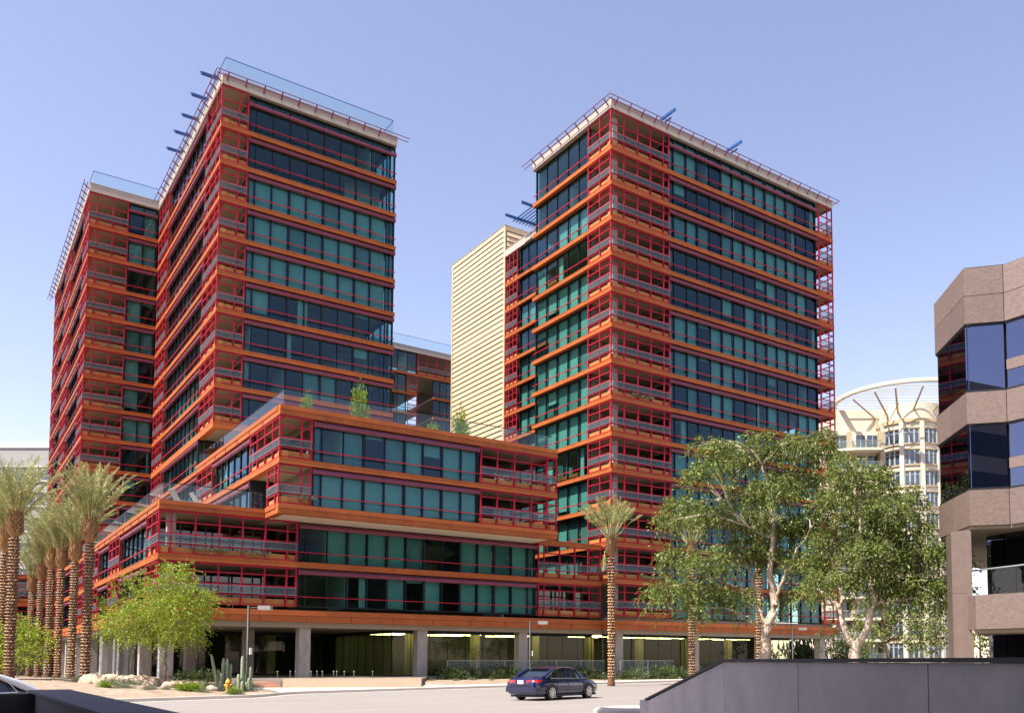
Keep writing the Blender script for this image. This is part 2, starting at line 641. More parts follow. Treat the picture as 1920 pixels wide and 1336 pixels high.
def band(T, segs, z, h=.36, lip=True, step=False, name='slab_band'):
    """fascia band: segs = list of (Face, s0, s1)"""
    m = MB()
    for F, a, b in segs:
        if step:
            m.box(*F.b(a, b, -.55, 0, z, z + h * .52), M_ORANGE)
            m.box(*F.b(a, b, -.55, .045, z + h * .54, z + h), M_ORANGE)
            m.box(*F.b(a, b, -.55, -.03, z + h * .52, z + h * .54), M_PLUM)
        else:
            m.box(*F.b(a, b, -.55, 0, z, z + h), M_ORANGE)
            if lip:
                m.box(*F.b(a, b, .002, .016, z + h - .05, z + h), M_ORANGE)
        # panel joints
        n = int((b - a) / 3.0)
        for i in range(1, n):
            c = a + (b - a) * i / n
            m.box(*F.b(c - .008, c + .008, -.02, .003 if not step else .048, z + .02, z + h - .06), M_PLUM)
    return m.build(name, T)


def slab(T, x0, x1, y0, y1, z, h=.30):
    return bx('floor_slab', T, x0, x1, y0, y1, z + .03, z + h + .03, M_SOFFIT)


def frange(a, b, n):
    return [a + (b - a) * i / n for i in range(n + 1)]


def parapet(T, segs, z0=ZROOF, z1=ZPAR, proud=.02):
    m = MB()
    for F, a, b in segs:
        m.box(*F.b(a, b, -.4, proud, z0, z1), M_STUCCO)
        m.box(*F.b(a, b, -.43, proud + .04, z1 + .002, z1 + .05), M_STUCCO)
        n = int((b - a) / 4.5)
        for i in range(1, n + 1):
            c = a + (b - a) * i / (n + 1)
            m.box(*F.b(c - .012, c + .012, proud - .01, proud + .003, z0 + .02, z1 - .02), M_CONC)
    return m.build('parapet', T)


def outrigger(T, F, a, b, z=50.95, step=1.5, reach=.55):
    m = MB()
    for d, zz in ((reach, z + .34), (reach * .5, z + .14)):
        m.tube([F.pt(a, d, zz), F.pt(b, d, zz)], .038, M_PLUM, 6)
    m.build('outrigger_rail', T)
    n = int((b - a - 1) / step)
    for i in range(n):
        s = a + .9 + i * step
        q = MB()
        q.tube([F.pt(s, .02, z - .10), F.pt(s, reach + .02, z + .34)], [.075, .055], M_PLUM, 6)
        q.build('outrigger_strut', T)


def glass_rail(T, F, a, b, z0, z1, d=-.3, pane=3.0, rod=M_BLUE):
    n = max(1, round((b - a) / pane))
    for i in range(n):
        p, q = a + (b - a) * i / n, a + (b - a) * (i + 1) / n
        bx('rail_pane', T, *F.b(p + .015, q - .015, d - .012, d + .012, z0, z1), M_RAILG)
    m = MB()
    m.box(*F.b(a, b, d - .028, d + .028, z1, z1 + .045), rod)
    m.build('rail_cap', T)


def drops(p, seed, partial=.10):
    """blind drop for each pane of a floor; neighbours in one flat tend to match"""
    r = random.Random(seed * 7 + 3)
    st = [1.0 if r.random() < p else 0.0]

    def f(i):
        if r.random() > .62:
            st[0] = 1.0 if r.random() < p else 0.0
        if r.random() < partial * (p > 0): return r.choice((.2, .45, .7, .85))
        return st[0]
    return f


# blinds down per floor as the photograph shows them (0 = none, 1 = all)
T1_R = {13: .0, 12: .12, 11: 1, 10: 1, 9: .9, 8: .1, 7: .9, 6: .2, 5: .25, 4: .2}
T3_R = {13: .3, 12: .15, 11: .75, 10: .3, 9: .35, 8: .8, 7: .4, 6: .15, 5: .65, 4: .75, 3: .6, 2: .7, 1: .5, 0: .6}
T3_L = {13: 0, 12: 0, 11: .95, 10: .2, 9: 1, 8: 1, 7: 1, 6: 1, 5: 1, 4: .3, 3: 1, 2: .9, 1: .7}

# ---- front left tower
TA = thing('apartment_tower', 'tall front left tower with orange bands, red corner balconies and a glass roof rail', 'building', (U1, V1, 0))
R = Face('R', V1, U1); L = Face('L', U1, V1); E = Face('E', U1E, V1)
LR, LL = U1E - U1, V2 - V1
mR = [2.97, 4.42, 5.93, 7.44, 8.98, 10.47, 11.97, 13.45, 14.97]
mL = frange(5.42, 21.5, 9)[1:-1]
pR = [0, 1.48, 2.27]; pL = [0, 1.8, 3.6, 5.42]; pL2 = [21.5, 23.2, 24.9, LL]
for k in range(4, 14):
    zb = zk(k); zt = zk(k + 1) if k < 13 else ZROOF
    low = k == 4
    if not low:
        band(TA, [(R, 0, LR), (L, .55, LL - .02), (E, .55, 8)], zb if k > 5 else zb - .18, .36 if k > 5 else .54)
        slab(TA, U1 + .5, U1E - .5, V1 + .5, V2 - .1, zb - (.16 if k == 5 else 0), .30 if k > 5 else .46)
        balcony(TA, R, pR, zb, zt, wall=False, back=False)
        balcony(TA, L, pL, zb, zt, corner=True, wall=False, back=False)
        corner_walls(TA, U1, V1, 2.27, 5.42, zb, zt)
    else:
        band(TA, [(L, 5.45, LL - .02)], zb)
        slab(TA, U1 + .5, U1E - .5, V1 + 5.4, V2 - .1, zb)
        m = MB()
        m.box(U1 + .02, U1 + .2, V1 + 5.30, V1 + 5.42, zb + .4, zt, M_DARK)
        m.box(U1 + 2.2, U1 + 2.4, V1 + 5.30, V1 + 5.42, zb + .4, zt, M_DARK)
        m.box(U1 + .2, U1 + 2.2, V1 + 5.30, V1 + 5.42, zt - .3, zt, M_DARK)
        m.build('terrace_door_frame', TA)
        bx('terrace_door', TA, U1 + .2, U1 + 2.2, V1 + 5.34, V1 + 5.37, zb + .4, zt - .3, M_DKGLASS)
    windows(TA, R, 2.34, LR, mR, zb, zt, drops(T1_R[k], k), thick=(5.93, 8.98, 11.97), transom=(k == 13))
    windows(TA, L, 5.46, 21.46, mL, zb, zt, drops(.45, 50 + k))
    balcony(TA, L, pL2, zb, zt)
    if k > 4:
        windows(TA, E, .55, 6.0, [2.3, 4.1], zb, zt, 0, housing=False)
parapet(TA, [(R, 0, LR), (L, .42, LL), (E, .42, 12)])
slab(TA, U1 + .41, U1E - .41, V1 + .41, V2, ZROOF - .02, .2)
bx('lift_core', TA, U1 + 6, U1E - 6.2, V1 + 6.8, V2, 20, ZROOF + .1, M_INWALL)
outrigger(TA, R, -.5, LR + 1.0); outrigger(TA, L, -.5, LL - .2)
glass_rail(TA, R, .3, LR - .3, ZPAR + .06, 53.0); glass_rail(TA, L, .33, LL, ZPAR + .06, 53.0); glass_rail(TA, E, .33, 12, ZPAR + .06, 53.0)
for y in (79.98, 83.6, 87.35, 90.6, 94.1):
    m = MB(); m.box(16.5, 21.0, y - .09, y + .09, 51.95, 52.2, M_BLUE)
    m.add([(16.5, y - .09, 51.95), (16.5, y + .09, 51.95), (16.5, y + .09, 52.2), (16.5, y - .09, 52.2), (16.3, y, 52.18)], [(0, 1, 4), (1, 2, 4), (2, 3, 4), (3, 0, 4)], M_BLUE)
    m.box(20.6, 20.8, y - .08, y + .08, ZPAR - .8, 51.95, M_BLUE)
    m.build('trellis_beam', TA)

# ---- rear left tower
TB = thing('apartment_tower', 'rear left tower half hidden behind the front left tower, above the palms', 'building', (U2, V2, 0))
R = Face('R', V2, U2); L = Face('L', U2, V2)
LL2 = V2E - V2; LR2 = U1 - U2
for k in range(2, 14):
    zb = zk(k); zt = zk(k + 1) if k < 13 else ZROOF
    band(TB, [(R, 0, LR2 - .05), (L, .55, LL2)], zb)
    slab(TB, U2 + .5, U1E, V2 + .5, V2E, zb)
    balcony(TB, R, [0, .74, 2.22, 3.68], zb, zt, wall=False, back=False)
    balcony(TB, L, [0, 1.6, 3.2, 4.8], zb, zt, corner=True, wall=False, back=False)
    corner_walls(TB, U2, V2, 3.68, 4.8, zb, zt)
    windows(TB, R, 3.74, LR2 - .1, [5.22], zb, zt, drops(.25, 90 + k), transom=(k == 13))
    windows(TB, L, 4.9, 15.6, frange(4.9, 15.6, 6)[1:-1], zb, zt, drops(.5, 120 + k))
    balcony(TB, L, frange(15.7, 22, 4), zb, zt)
    windows(TB, L, 22.1, 29.6, frange(22.1, 29.6, 4)[1:-1], zb, zt, drops(.5, 140 + k))
    balcony(TB, L, frange(29.7, LL2, 3), zb, zt)
parapet(TB, [(R, 0, LR2), (L, .42, LL2)])
slab(TB, U2 + .41, U1E, V2 + .41, V2E, ZROOF - .02, .2)
bx('lift_core', TB, U2 + 6, U1E - 1, V2 + 6, V2E, 0, ZROOF + .1, M_INWALL)
outrigger(TB, L, -.5, LL2 + 3.5, step=1.6)
glass_rail(TB, R, .3, LR2, ZPAR + .06, 52.8); glass_rail(TB, L, .33, LL2, ZPAR + .06, 52.8)

# ---- right tower
TC = thing('apartment_tower', 'right hand tower with green blinds on its sunny side and a long shaded glass front', 'building', (U3, V3, 0))
R = Face('R', V3, U3); L = Face('L', U3, V3); E = Face('E', U3E, V3)
LR3 = U3E - U3; LL3 = V3E - V3
mR3 = [7.6, 9.2, 10.6, 12.2, 13.75, 15.3, 16.85, 18.4, 19.95, 21.5, 23.05, 24.55, 26.1]
pR3 = [0, 1.5, 3.05, 4.57, 6.1, 6.83]
for k in range(0, 14):
    zb = zk(k); zt = zk(k + 1) if k < 13 else ZROOF
    if k > 0:
        segs = [(R, 0, LR3), (L, .55, LL3), (E, .55, LL3)]
        if k == 1: segs = [(R, 0, LR3), (L, .55, 1.3), (E, .55, LL3)]
        band(TC, segs, zb)
    slab(TC, U3 + .5, U3E - .5, V3 + .5, V3E - .02, zb)
    balcony(TC, R, pR3, zb, zt, wall=False, back=False)
    windows(TC, R, 6.9, 27.68, mR3, zb, zt, drops(T3_R[k], 200 + k), thick=(10.6, 13.75, 16.85, 19.95, 23.05), transom=(k == 13))
    balcony(TC, R, [27.75, 29.25, LR3], zb, zt, wall=False, back=False)
    balcony(TC, E, [0, 1.8, 3.6], zb, zt, corner=True, wall=False, back=False)
    m = MB(); m.box(U3 + 27.69, U3 + 27.8, V3 + .55, V3 + 3.6, zb + .38, zt, M_DARK); m.build('end_wall', TC)
    if k >= 1:
        balcony(TC, L, [0, 1.8, 3.62], zb, zt, corner=True, wall=False, back=False)
        corner_walls(TC, U3, V3, 6.85, 3.62, zb, zt, col=1.05)
        windows(TC, L, 3.68, LL3 - .06, [5.52, 7.28, 9.13, 10.97], zb, zt, drops(T3_L[k], 230 + k), housing=False)
    else:
        corner_walls(TC, U3, V3, 6.85, 3.62, zb, zt, col=1.05)
parapet(TC, [(R, 0, LR3), (L, .42, LL3), (E, .42, LL3)])
slab(TC, U3 + .41, U3E - .41, V3 + .41, V3E - .02, ZROOF - .02, .2)
bx('lift_core', TC, U3 + 9, U3E - 6, V3 + 7.0, V3E, 4.5, ZROOF + .1, M_INWALL)
bx('rear_wall', TC, U3 + 6, U3E - 2.4, V3E - .3, V3E - .1, 4.5, ZROOF, M_INWALL)
outrigger(TC, R, -.5, LR3 + .5); outrigger(TC, L, -.5, LL3 + 1.2)
m = MB()
for d, zz in ((.55, 51.29), (.275, 51.09)):
    m.tube([E.pt(-d, d, zz), E.pt(4.5, d, zz)], .038, M_PLUM, 6)
m.build('outrigger_rail', TC)
for x in (54.08, 62.9):
    m = MB(); m.box(x - .09, x + .09, 61.35, 67.5, 53.4, 53.65, M_BLUE)
    m.box(x + .2, x + .3, 62.2, 67.5, 53.15, 53.3, M_BLUE)
    m.box(x - .08, x + .08, 65.2, 65.4, ZROOF, 53.4, M_BLUE)
    m.build('trellis_beam', TC)

# ---- wing behind the right tower
TD = thing('apartment_wing', 'narrow set back wing with red balconies between the right tower and the beige stair core', 'building', (UW, V3E, 0))
L = Face('L', UW, V3E); LW = VWE - V3E
for k in range(2, 14):
    zb = zk(k); zt = zk(k + 1) if k < 13 else ZROOF
    band(TD, [(L, .02, LW)], zb)
    slab(TD, UW + .5, UW + 14, V3E + .02, VWE, zb)
    windows(TD, L, 4.2, 15.35, frange(4.2, 15.35, 6)[1:-1], zb, zt, drops(.1 if k in (13, 12, 10) else .95, 260 + k), housing=False)
    balcony(TD, L, [15.42, 16.4, 17.3, LW], zb, zt)
parapet(TD, [(L, .02, LW)])
slab(TD, UW + .41, UW + 14, V3E + .02, VWE, ZROOF - .02, .2)
bx('lift_core', TD, UW + 5.5, UW + 12, V3E + 1, VWE, 4.5, ZROOF, M_INWALL)
# blue trellis over its roof
m = MB()
m.box(50.2, 60, 86.0, 86.18, 52.15, 52.42, M_BLUE); m.box(50.2, 60, 82.5, 82.68, 52.15, 52.42, M_BLUE)
m.build('trellis_beam', TD)
for i in range(12):
    x = 51.9 + i * .42
    bx('trellis_slat', TD, x - .05, x + .05, 81.8, 87.3, 52.44, 52.56, M_BLUE)
m = MB()
for y in (82.59, 86.09):
    m.box(56, 56.2, y - .08, y + .08, ZROOF, 52.15, M_BLUE)
m.build('trellis_post', TD)

# ---- beige louvred core
TE = thing('stair_core', 'beige stair core clad in horizontal louvred planks, in the gap between the towers', 'building', (UW, VWE, 0))
ZC = 54.5
m = MB()
m.box(UW + .12, UW + 13, VWE + .1, VCE - .1, 0, ZC - .06, M_DARK)  # dark backing colour draws the shadow lines between the planks
m.build('core_wall', TE)
m = MB()
m.box(UW - .02, UW + .16, VWE + .02, VWE + .34, 5, ZC - .02, M_BEIGE)
m.box(UW - .02, UW + .16, VCE - .22, VCE, 5, ZC - .02, M_BEIGE)
m.box(UW - .06, UW + 13.1, VWE - .04, VCE + .04, ZC, ZC + .07, M_CONC)
m.box(UW + .0, UW + .12, VWE + .35, VCE - .23, ZC - .55, ZC - .002, M_BEIGE)
m.box(UW + .17, UW + 13, VWE + .0, VWE + .1, ZC - .55, ZC - .002, M_BEIGE)
m.build('trim', TE)
ys = frange(VWE + .36, VCE - .24, 4)
z = ZC - .62
row = 0
pm = MB()
def plank(mb, w, t):
    # bevelled weatherboard: bottom edge proud of the top edge
    mb.add([(-.5 * t, -.5, -.5), (-.5 * t, .5, -.5), (.5 * t, .5, -.5), (.5 * t, -.5, -.5), (.1 * t, -.5, .5), (.1 * t, .5, .5), (.5 * t, .5, .5), (.5 * t, -.5, .5)],
           [(0, 3, 2, 1), (4, 5, 6, 7), (0, 1, 5, 4), (1, 2, 6, 5), (2, 3, 7, 6), (3, 0, 4, 7)], M_BEIGE)
plank(pm, 1, 1)
PLK = pm.mesh('louvre_plank')
while z > 14.5:
    h = .645
    gap = .015 if 42.2 < z < 43.4 else .105
    for a, b in zip(ys[:-1], ys[1:]):
        o = bpy.data.objects.new('louvre_plank', PLK); COL.objects.link(o); o.parent = TE
        o.location = (.08, (a + b) / 2 - VWE, z - h / 2); o.scale = (.15, b - a - .05, h - gap)
    z -= h
    row += 1
z = ZC - .62
for i in range(7):
    o = bpy.data.objects.new('louvre_plank', PLK); COL.objects.link(o); o.parent = TE
    o.location = (6.6, .03, z - .32); o.scale = (.2, 12.6, .545); o.rotation_euler = (0, 0, math.pi / 2)
    z -= .645
m = MB(); m.box(UW + .2, UW + 13, VWE + .04, VWE + .1, 20, ZC - 5.2, M_BEIGE); m.build('side_cladding', TE)

# ---- bridge block far behind
TF = thing('bridge_block', 'distant bridge floor with glass rail spanning the gap behind the towers', 'building', (50, 129.8, 0))
R = Face('R', 129.8, 50.0)
for k in range(4, 14):
    zb = zk(k); zt = zk(k + 1) if k < 13 else ZROOF
    if k == 13:
        band(TF, [(R, 0, 20)], zb)
        slab(TF, 50, 70, 130.3, 139, zb, .3)
        windows(TF, R, 5, 9.85, [6.6, 8.2], zb, zt, 0, housing=False)
        balcony(TF, R, [9.9, 11.5, 13.1, 14.7, 16.2], zb, zt, wall=False, back=False)
    else:
        band(TF, [(R, 0, 9.83)], zb); band(TF, [(R, 12.6, 20)], zb)
        slab(TF, 50, 59.8, 130.3, 139, zb, .3); slab(TF, 62.6, 70, 130.3, 139, zb, .3)
        windows(TF, R, 5, 8.1, [6.6], zb, zt, 0, housing=False)
        balcony(TF, R, [8.2, 9.83], zb, zt, wall=False, back=False)
        windows(TF, R, 12.65, 18, [13.9, 15.2, 16.5], zb, zt, .0, housing=False)
parapet(TF, [(R, 0, 20)])
slab(TF, 50, 70, 130.2, 139, ZROOF - .02, .2)
glass_rail(TF, R, 0, 20, ZPAR + .06, 53.0, pane=3)
bx('rear_wall', TF, 50, 57.9, 138, 138.2, 15, ZROOF, M_INWALL)
bx('rear_wall', TF, 63.5, 70, 138, 138.2, 15, ZROOF, M_INWALL)

# ---- projecting middle block
TG = thing('apartment_block', 'projecting two storey middle block with a planted glass railed roof terrace', 'building', (U1, VM, 0))
R = Face('R', VM, U1); L = Face('L', U1, VM); E = Face('E', UME, VM)
LRm = UME - U1; LLm = V2 - VM
mRm = [2.95, 4.46, 5.95, 7.48, 9.0, 10.45, 11.96, 13.54]
Z2, Z3, Z4 = 11.54, zk(3), zk(4)
LA = V1 + 5.42 - VM      # where the tower above takes over
band(TG, [(R, 0, LRm), (L, .55, VP - VM), (E, .55, 10)], 11.38, .66, step=True, name='base_fascia')
bx('soffit', TG, U1 + .5, UME - .5, VM + .5, VP + 3, 11.37, 11.52, MATS['pale_soffit'])
band(TG, [(R, 0, LRm), (L, .55, LLm - .02), (E, .55, 10)], Z3 - .02, .38)
band(TG, [(R, 0, LRm), (L, .55, LA), (E, .55, 16)], 17.96, .66, step=True, name='roof_fascia')
slab(TG, U1 + .5, UME - .5, VM + .5, V2 - .05, Z3 - .02, .3)
slab(TG, U1 + .5, UME - .5, VM + .5, V1 + 10, 17.98, .4)
for k, zb, zt in ((2, Z2 + .12, Z3), (3, Z3, 17.96)):
    balcony(TG, R, [0, 1.49, 2.2], zb, zt, wall=False, back=False)
    windows(TG, R, 2.3, 14.95, mRm, zb, zt, drops(.45, 300 + k), thick=(5.95, 9.0, 11.96))
    balcony(TG, R, [15.02, 16.5, 18.03, 19.58, 21.04, LRm], zb, zt, wall=False, back=False)
    balcony(TG, E, [0, 1.8, 3.6], zb, zt, corner=True, wall=False, back=False)
    w = MB()
    w.box(U1 + 15.0, U1 + 15.12, VM + .54, VM + 3.6, zb + .38, zt, M_DARK)
    w.box(U1 + 15.0, U1 + 18.2, VM + 3.6, VM + 3.75, zb + .38, zt, M_DARK)
    w.build('balcony_inner_wall', TG)
    for a in (18.25, 20.0):
        bx('balcony_door', TG, U1 + a, U1 + a + 1.6, VM + 3.65, VM + 3.69, zb + .38, zt, M_DKGLASS)
# upper floor, sunny side
balcony(TG, L, [0, 1.8, 3.6, 5.4, 7.19], Z3, 17.96, corner=True, wall=False, back=False)
corner_walls(TG, U1, VM, 2.25, 7.19, Z3, 17.96)
windows(TG, L, 7.25, 18.24, frange(7.25, 18.24, 6)[1:-1], Z3, 17.96, drops(.3, 310))
balcony(TG, L, [18.3, 20.1, 21.9, LA], Z3, 17.96)
windows(TG, L, LA + .05, LA + 16.05, frange(LA, LA + 16, 9)[1:-1], Z3, Z4, drops(.5, 311))
balcony(TG, L, [LA + 16.1, LA + 17.8, LA + 19.5, LLm], Z3, Z4)
# terrace floor, sunny side
balcony(TG, L, [0, 1.05, VP - VM], Z2 + .12, Z3, corner=True, wall=False, back=False)
m = MB()
m.box(U1 + .1, U1 + 2.4, VP + 4.3, VP + 4.42, 12.0, Z3, M_DARK)
m.box(U1 + 2.3, U1 + 2.42, VM + .54, VP + 4.3, 12.0, Z3, M_INWALL)
m.build('terrace_recess_wall', TG)
windows(TG, L, 7.25, 18.24, frange(7.25, 18.24, 6)[1:-1], Z2, Z3 - .02, drops(.3, 312), zf=12.0)
balcony(TG, L, [18.3, 20.1, 21.9, LA], Z2, Z3 - .02, zf=12.0)
windows(TG, L, LA + .05, LA + 16.05, frange(LA, LA + 16, 9)[1:-1], Z2, Z3 - .02, drops(.5, 313), zf=12.0)
bx('lift_core', TG, U1 + 4.5, UME - 5, VM + 6.0, V2 - 8, 12, 18.0, M_INWALL)
glass_rail(TG, R, .35, LRm - .3, 18.55, 19.73, d=-.35, pane=2.9, rod=M_DARK)
glass_rail(TG, L, .38, LA, 18.55, 19.73, d=-.35, pane=2.9, rod=M_DARK)
glass_rail(TG, E, .38, 14, 18.55, 19.73, d=-.35, pane=2.9, rod=M_DARK)

# ---- long podium
TH = thing('podium_block', 'long low podium of two storeys on concrete columns under the towers', 'building', (U2, VP, 0))
R = Face('R', VP, U2); L = Face('L', U2, VP); R3 = Face('R', V3, U3); E3 = Face('E', U3E, V3); L3 = Face('L', U3, V3)
LRp = U3 - U2; LLp = V2E - VP
Z0, Z1 = 5.0, 8.15
band(TH, [(R, 0, U1 - U2 - .05), (L, .55, V2 - VP)], 11.39, .58, step=True, name='roof_fascia')
band(TH, [(R, UME - U2 + .1, LRp - .02)], 11.30, .42, name='roof_fascia')
band(TH, [(R, 0, LRp - .02), (L, .55, LLp)], Z1, .40)
band(TH, [(R, 0, LRp - .02), (L, .55, LLp), (R3, 0, U3E - U3), (L3, .55, 1.35), (E3, .55, 12)], 4.38, .80, step=True, name='base_fascia')
m = MB()
m.box(U2 + .35, U3 + .2, VP + .35, V2E, 4.02, 4.40, M_SOFFIT)
m.box(U3 + .35, U3E - .35, V3 + .35, VP + .349, 4.02, 4.40, M_SOFFIT)
m.box(U3 + .21, U3E - .35, VP + .35, V3E + 12, 4.02, 4.40, M_SOFFIT)
m.build('transfer_slab', TH)
slab(TH, U2 + .5, U3, VP + .5, V2E - .1, Z1, .33)
slab(TH, U2 + .5, UME, VP + .5, V2 + .2, 11.39, .5)
pRp = [0, .76, 2.22, 3.7, 5.18, 6.66, 8.14, 8.85]
mRp = [9.5, 11.05, 12.55, 14.05, 15.57, 17.07, 18.55, 20.05, 21.6, 23.15, 24.65, 26.25, 27.8]
for k, zb, zt in ((0, Z0 + .05, Z1), (1, Z1, 11.38)):
    balcony(TH, R, pRp, zb, zt, wall=False, back=False)
    corner_walls(TH, U2, VP, 8.9, 4.37, zb, zt, col=.9)
    for i in range(5):
        bx('balcony_door', TH, U2 + .6 + i * 1.62, U2 + 2.1 + i * 1.62, VP + 4.28, VP + 4.31, zb + .4, zt - .2, M_DKGLASS)
    windows(TH, R, 8.95, 28.5, mRp, zb, zt, drops(.38 if k else .42, 330 + k), thick=(12.55, 15.57, 18.55, 21.6, 24.65))
    balcony(TH, R, [28.6, 29.2, 30.75, 32.3, 33.8, LRp - .05], zb, zt, wall=False, back=(k == 0), depth=3.0)
    balcony(TH, L, [0, 1.07, 2.56, 4.37], zb, zt, corner=True, wall=False, back=False)
    w0 = 4.42
    for a, b, c in ((4.42, 15.36, 20.7), (20.75, 26.65, 30.8), (30.85, 36.75, 41.7), (41.75, 57.7, 64.1), (64.15, 71.7, LLp)):
        n = max(2, round((b - a) / 1.82))
        windows(TH, L, a, b, frange(a, b, n)[1:-1], zb, zt, drops(.4, int(a) + 350 + k))
        balcony(TH, L, frange(b + .05, c, max(2, round((c - b) / 1.75))), zb, zt)
bx('lift_core', TH, U2 + 5.5, UME - 1, VP + 7.5, V2E - 5, 4.5, 11.5, M_INWALL)
glass_rail(TH, R, .3, U1 - U2 - .1, 11.95, 13.12, d=-.3, pane=2.9, rod=M_DARK)
glass_rail(TH, L, .33, V2 - VP - .3, 11.95, 13.12, d=-.3, pane=2.9, rod=M_DARK)
# ground floor: columns, lobby glass, interior
GP = 0.55       # plaza level
for x in (11.9, 20.73, 29.66, 38.6):
    bx('column', TH, x - .40, x + .40, VP + .55, VP + 1.35, GP - .6, 4.05, M_CONC)
for x in (18.6,):
    bx('column', TH, x - .35, x + .35, VP + 6.5, VP + 7.2, GP - .6, 4.05, M_CONC)
for x in (47.5, 56.4, 65.3, 74.2):
    bx('column', TH, x - .40, x + .40, V3 + .6, V3 + 1.4, GP - .6, 4.05, M_CONC)
for y in (71.5, 80.5, 89.5, 98.5, 107.5, 116.5, 125.5, 134.5):
    bx('column', TH, U2 + .6, U2 + 1.4, y - .4, y + .4, GP - .6, 4.05, M_CONC)
for x, y in ((15.2, 72), (15.2, 81), (15.2, 90), (24, 73), (24, 82)):
    bx('column', TH, x - .35, x + .35, y - .35, y + .35, GP - .6, 4.05, M_CONC)


def lobby_wall(F, a, b, n, d=-1.5):
    fr = MB()
    fr.box(*F.b(a, b, d - .06, d + .04, 3.78, 4.02), M_DARK)
    fr.box(*F.b(a, b, d - .06, d + .04, GP - .02, GP + .1), M_DARK)
    for i in range(n + 1):
        c = a + (b - a) * i / n
        fr.box(*F.b(c - .018, c + .018, d - .05, d + .02, GP + .1, 3.78), M_DARK)
    q = fr.build('lobby_frame', TH)
    for i in range(n):
        p, r_ = a + (b - a) * i / n, a + (b - a) * (i + 1) / n
        bx('lobby_pane', q, *F.b(p + .02, r_ - .02, d - .012, d + .012, GP + .08, 3.8), M_LOBBYG, jz=.0015)


lobby_wall(Face('R', VP, 27.6), 0, 18.6, 12)
lobby_wall(Face('R', V3, U3), .1, 24.0, 15)
lobby_wall(Face('L', 27.6 - 1.5, VP), 1.6, 20, 11)
lobby_wall(Face('R', VP + 11, U2), .5, 15, 9)
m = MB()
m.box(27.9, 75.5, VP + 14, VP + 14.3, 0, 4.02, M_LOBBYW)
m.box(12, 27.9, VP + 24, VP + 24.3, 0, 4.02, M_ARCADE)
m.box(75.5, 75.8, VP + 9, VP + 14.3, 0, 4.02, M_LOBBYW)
m.box(27.9, 28.2, VP + 14.31, VP + 23.99, 0, 4.02, M_ARCADE)  # this wall is added to shut out the bright sunlit court behind
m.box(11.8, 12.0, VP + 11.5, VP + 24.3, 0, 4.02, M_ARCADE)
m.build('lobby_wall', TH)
M_LAMP = emit('lamp_tube', (1.0, 0.86, 0.34), 6.0)
for x0, x1, yy in [(28.5, 46, VP + 3.2), (28.5, 46, VP + 4.8), (28.5, 46, VP + 8.2), (47, 70, V3 + 6), (28.5, 46, VP + 6.5), (28.5, 46, VP + 10), (47, 70, V3 + 4), (47, 70, V3 + 8), (13, 17.5, VP + 13), (18.8, 26, VP + 13.5)]:
    n = max(1, int((x1 - x0) / 4.4))
    for i in range(n):
        a = x0 + (x1 - x0) * i / n
        bx('ceiling_lamp', TH, a + .2, a + 3.6, yy - .05, yy + .05, 3.90, 3.98, M_LAMP)
for x in range(31, 74, 6):
    bx('lobby_column', TH, x - .3, x + .3, VP + 5.5, VP + 6.1, GP - .4, 4.03, M_SOFFIT)

# ------------------------------------------------------------------ ground, street, pavement
M_STREET = mat('street_concrete', (0.245, 0.222, 0.205), 0.9, 0, 0.13, 1.1, 0.15, 8, stretch=(.12, 1.0, 1))
M_WALK = mat('sidewalk_concrete', (0.47, 0.43, 0.385), 0.9, 0, 0.06, 0.8, 0.1, 12)
M_DIRT = mat('decomposed_granite', (0.33, 0.245, 0.175), 0.95, 0, 0.40, 2.2, 0.5, 30)
M_GROUND = mat('desert_ground', (0.17, 0.145, 0.115), 0.95, 0, 0.2, 0.3)
M_PLAZA = mat('plaza_paving', (0.17, 0.14, 0.12), 0.8, 0, 0.1, 1.0)
M_JOINT = mat('paving_joint', (0.30, 0.27, 0.24), 0.9, 0, 0.1, 2)

g = MB(); g.add([(-900, -600, -.03), (1500, -600, -.03), (1500, 1800, -.03), (-900, 1800, -.03)], [(0, 1, 2, 3)], M_GROUND)
struct(g.build('ground'))
SA = math.radians(14.6)
SD = Vector((math.cos(SA), math.sin(SA), 0)); SN = Vector((-math.sin(SA), math.cos(SA), 0))   # along / across the street
C0 = Vector((8.0, 43.2, 0))


def sp(t, n, z=0.0):
    p = C0 + SD * t + SN * n
    return (p.x, p.y, z)


def sstep(x):
    x = min(1, max(0, x)); return x * x * (3 - 2 * x)


def walk_w(t):
    return .25 + 9.85 * sstep((t - 6.5) / 2.0) * (1 - .75 * sstep((t - 17.5) / 4.0))


def curb_n(t):
    # the curb swings back for a lay-by right of the planting bed
    e = min(1, max(0, (t - 3.0) / 5.0)); e = e * e * (3 - 2 * e)
    return -1.2 + 2.6 * e


g = MB(); g.add([sp(-200, -26), sp(300, -26), sp(300, 2.6), sp(-200, 2.6)], [(0, 1, 2, 3)], M_STREET); struct(g.build('street'))
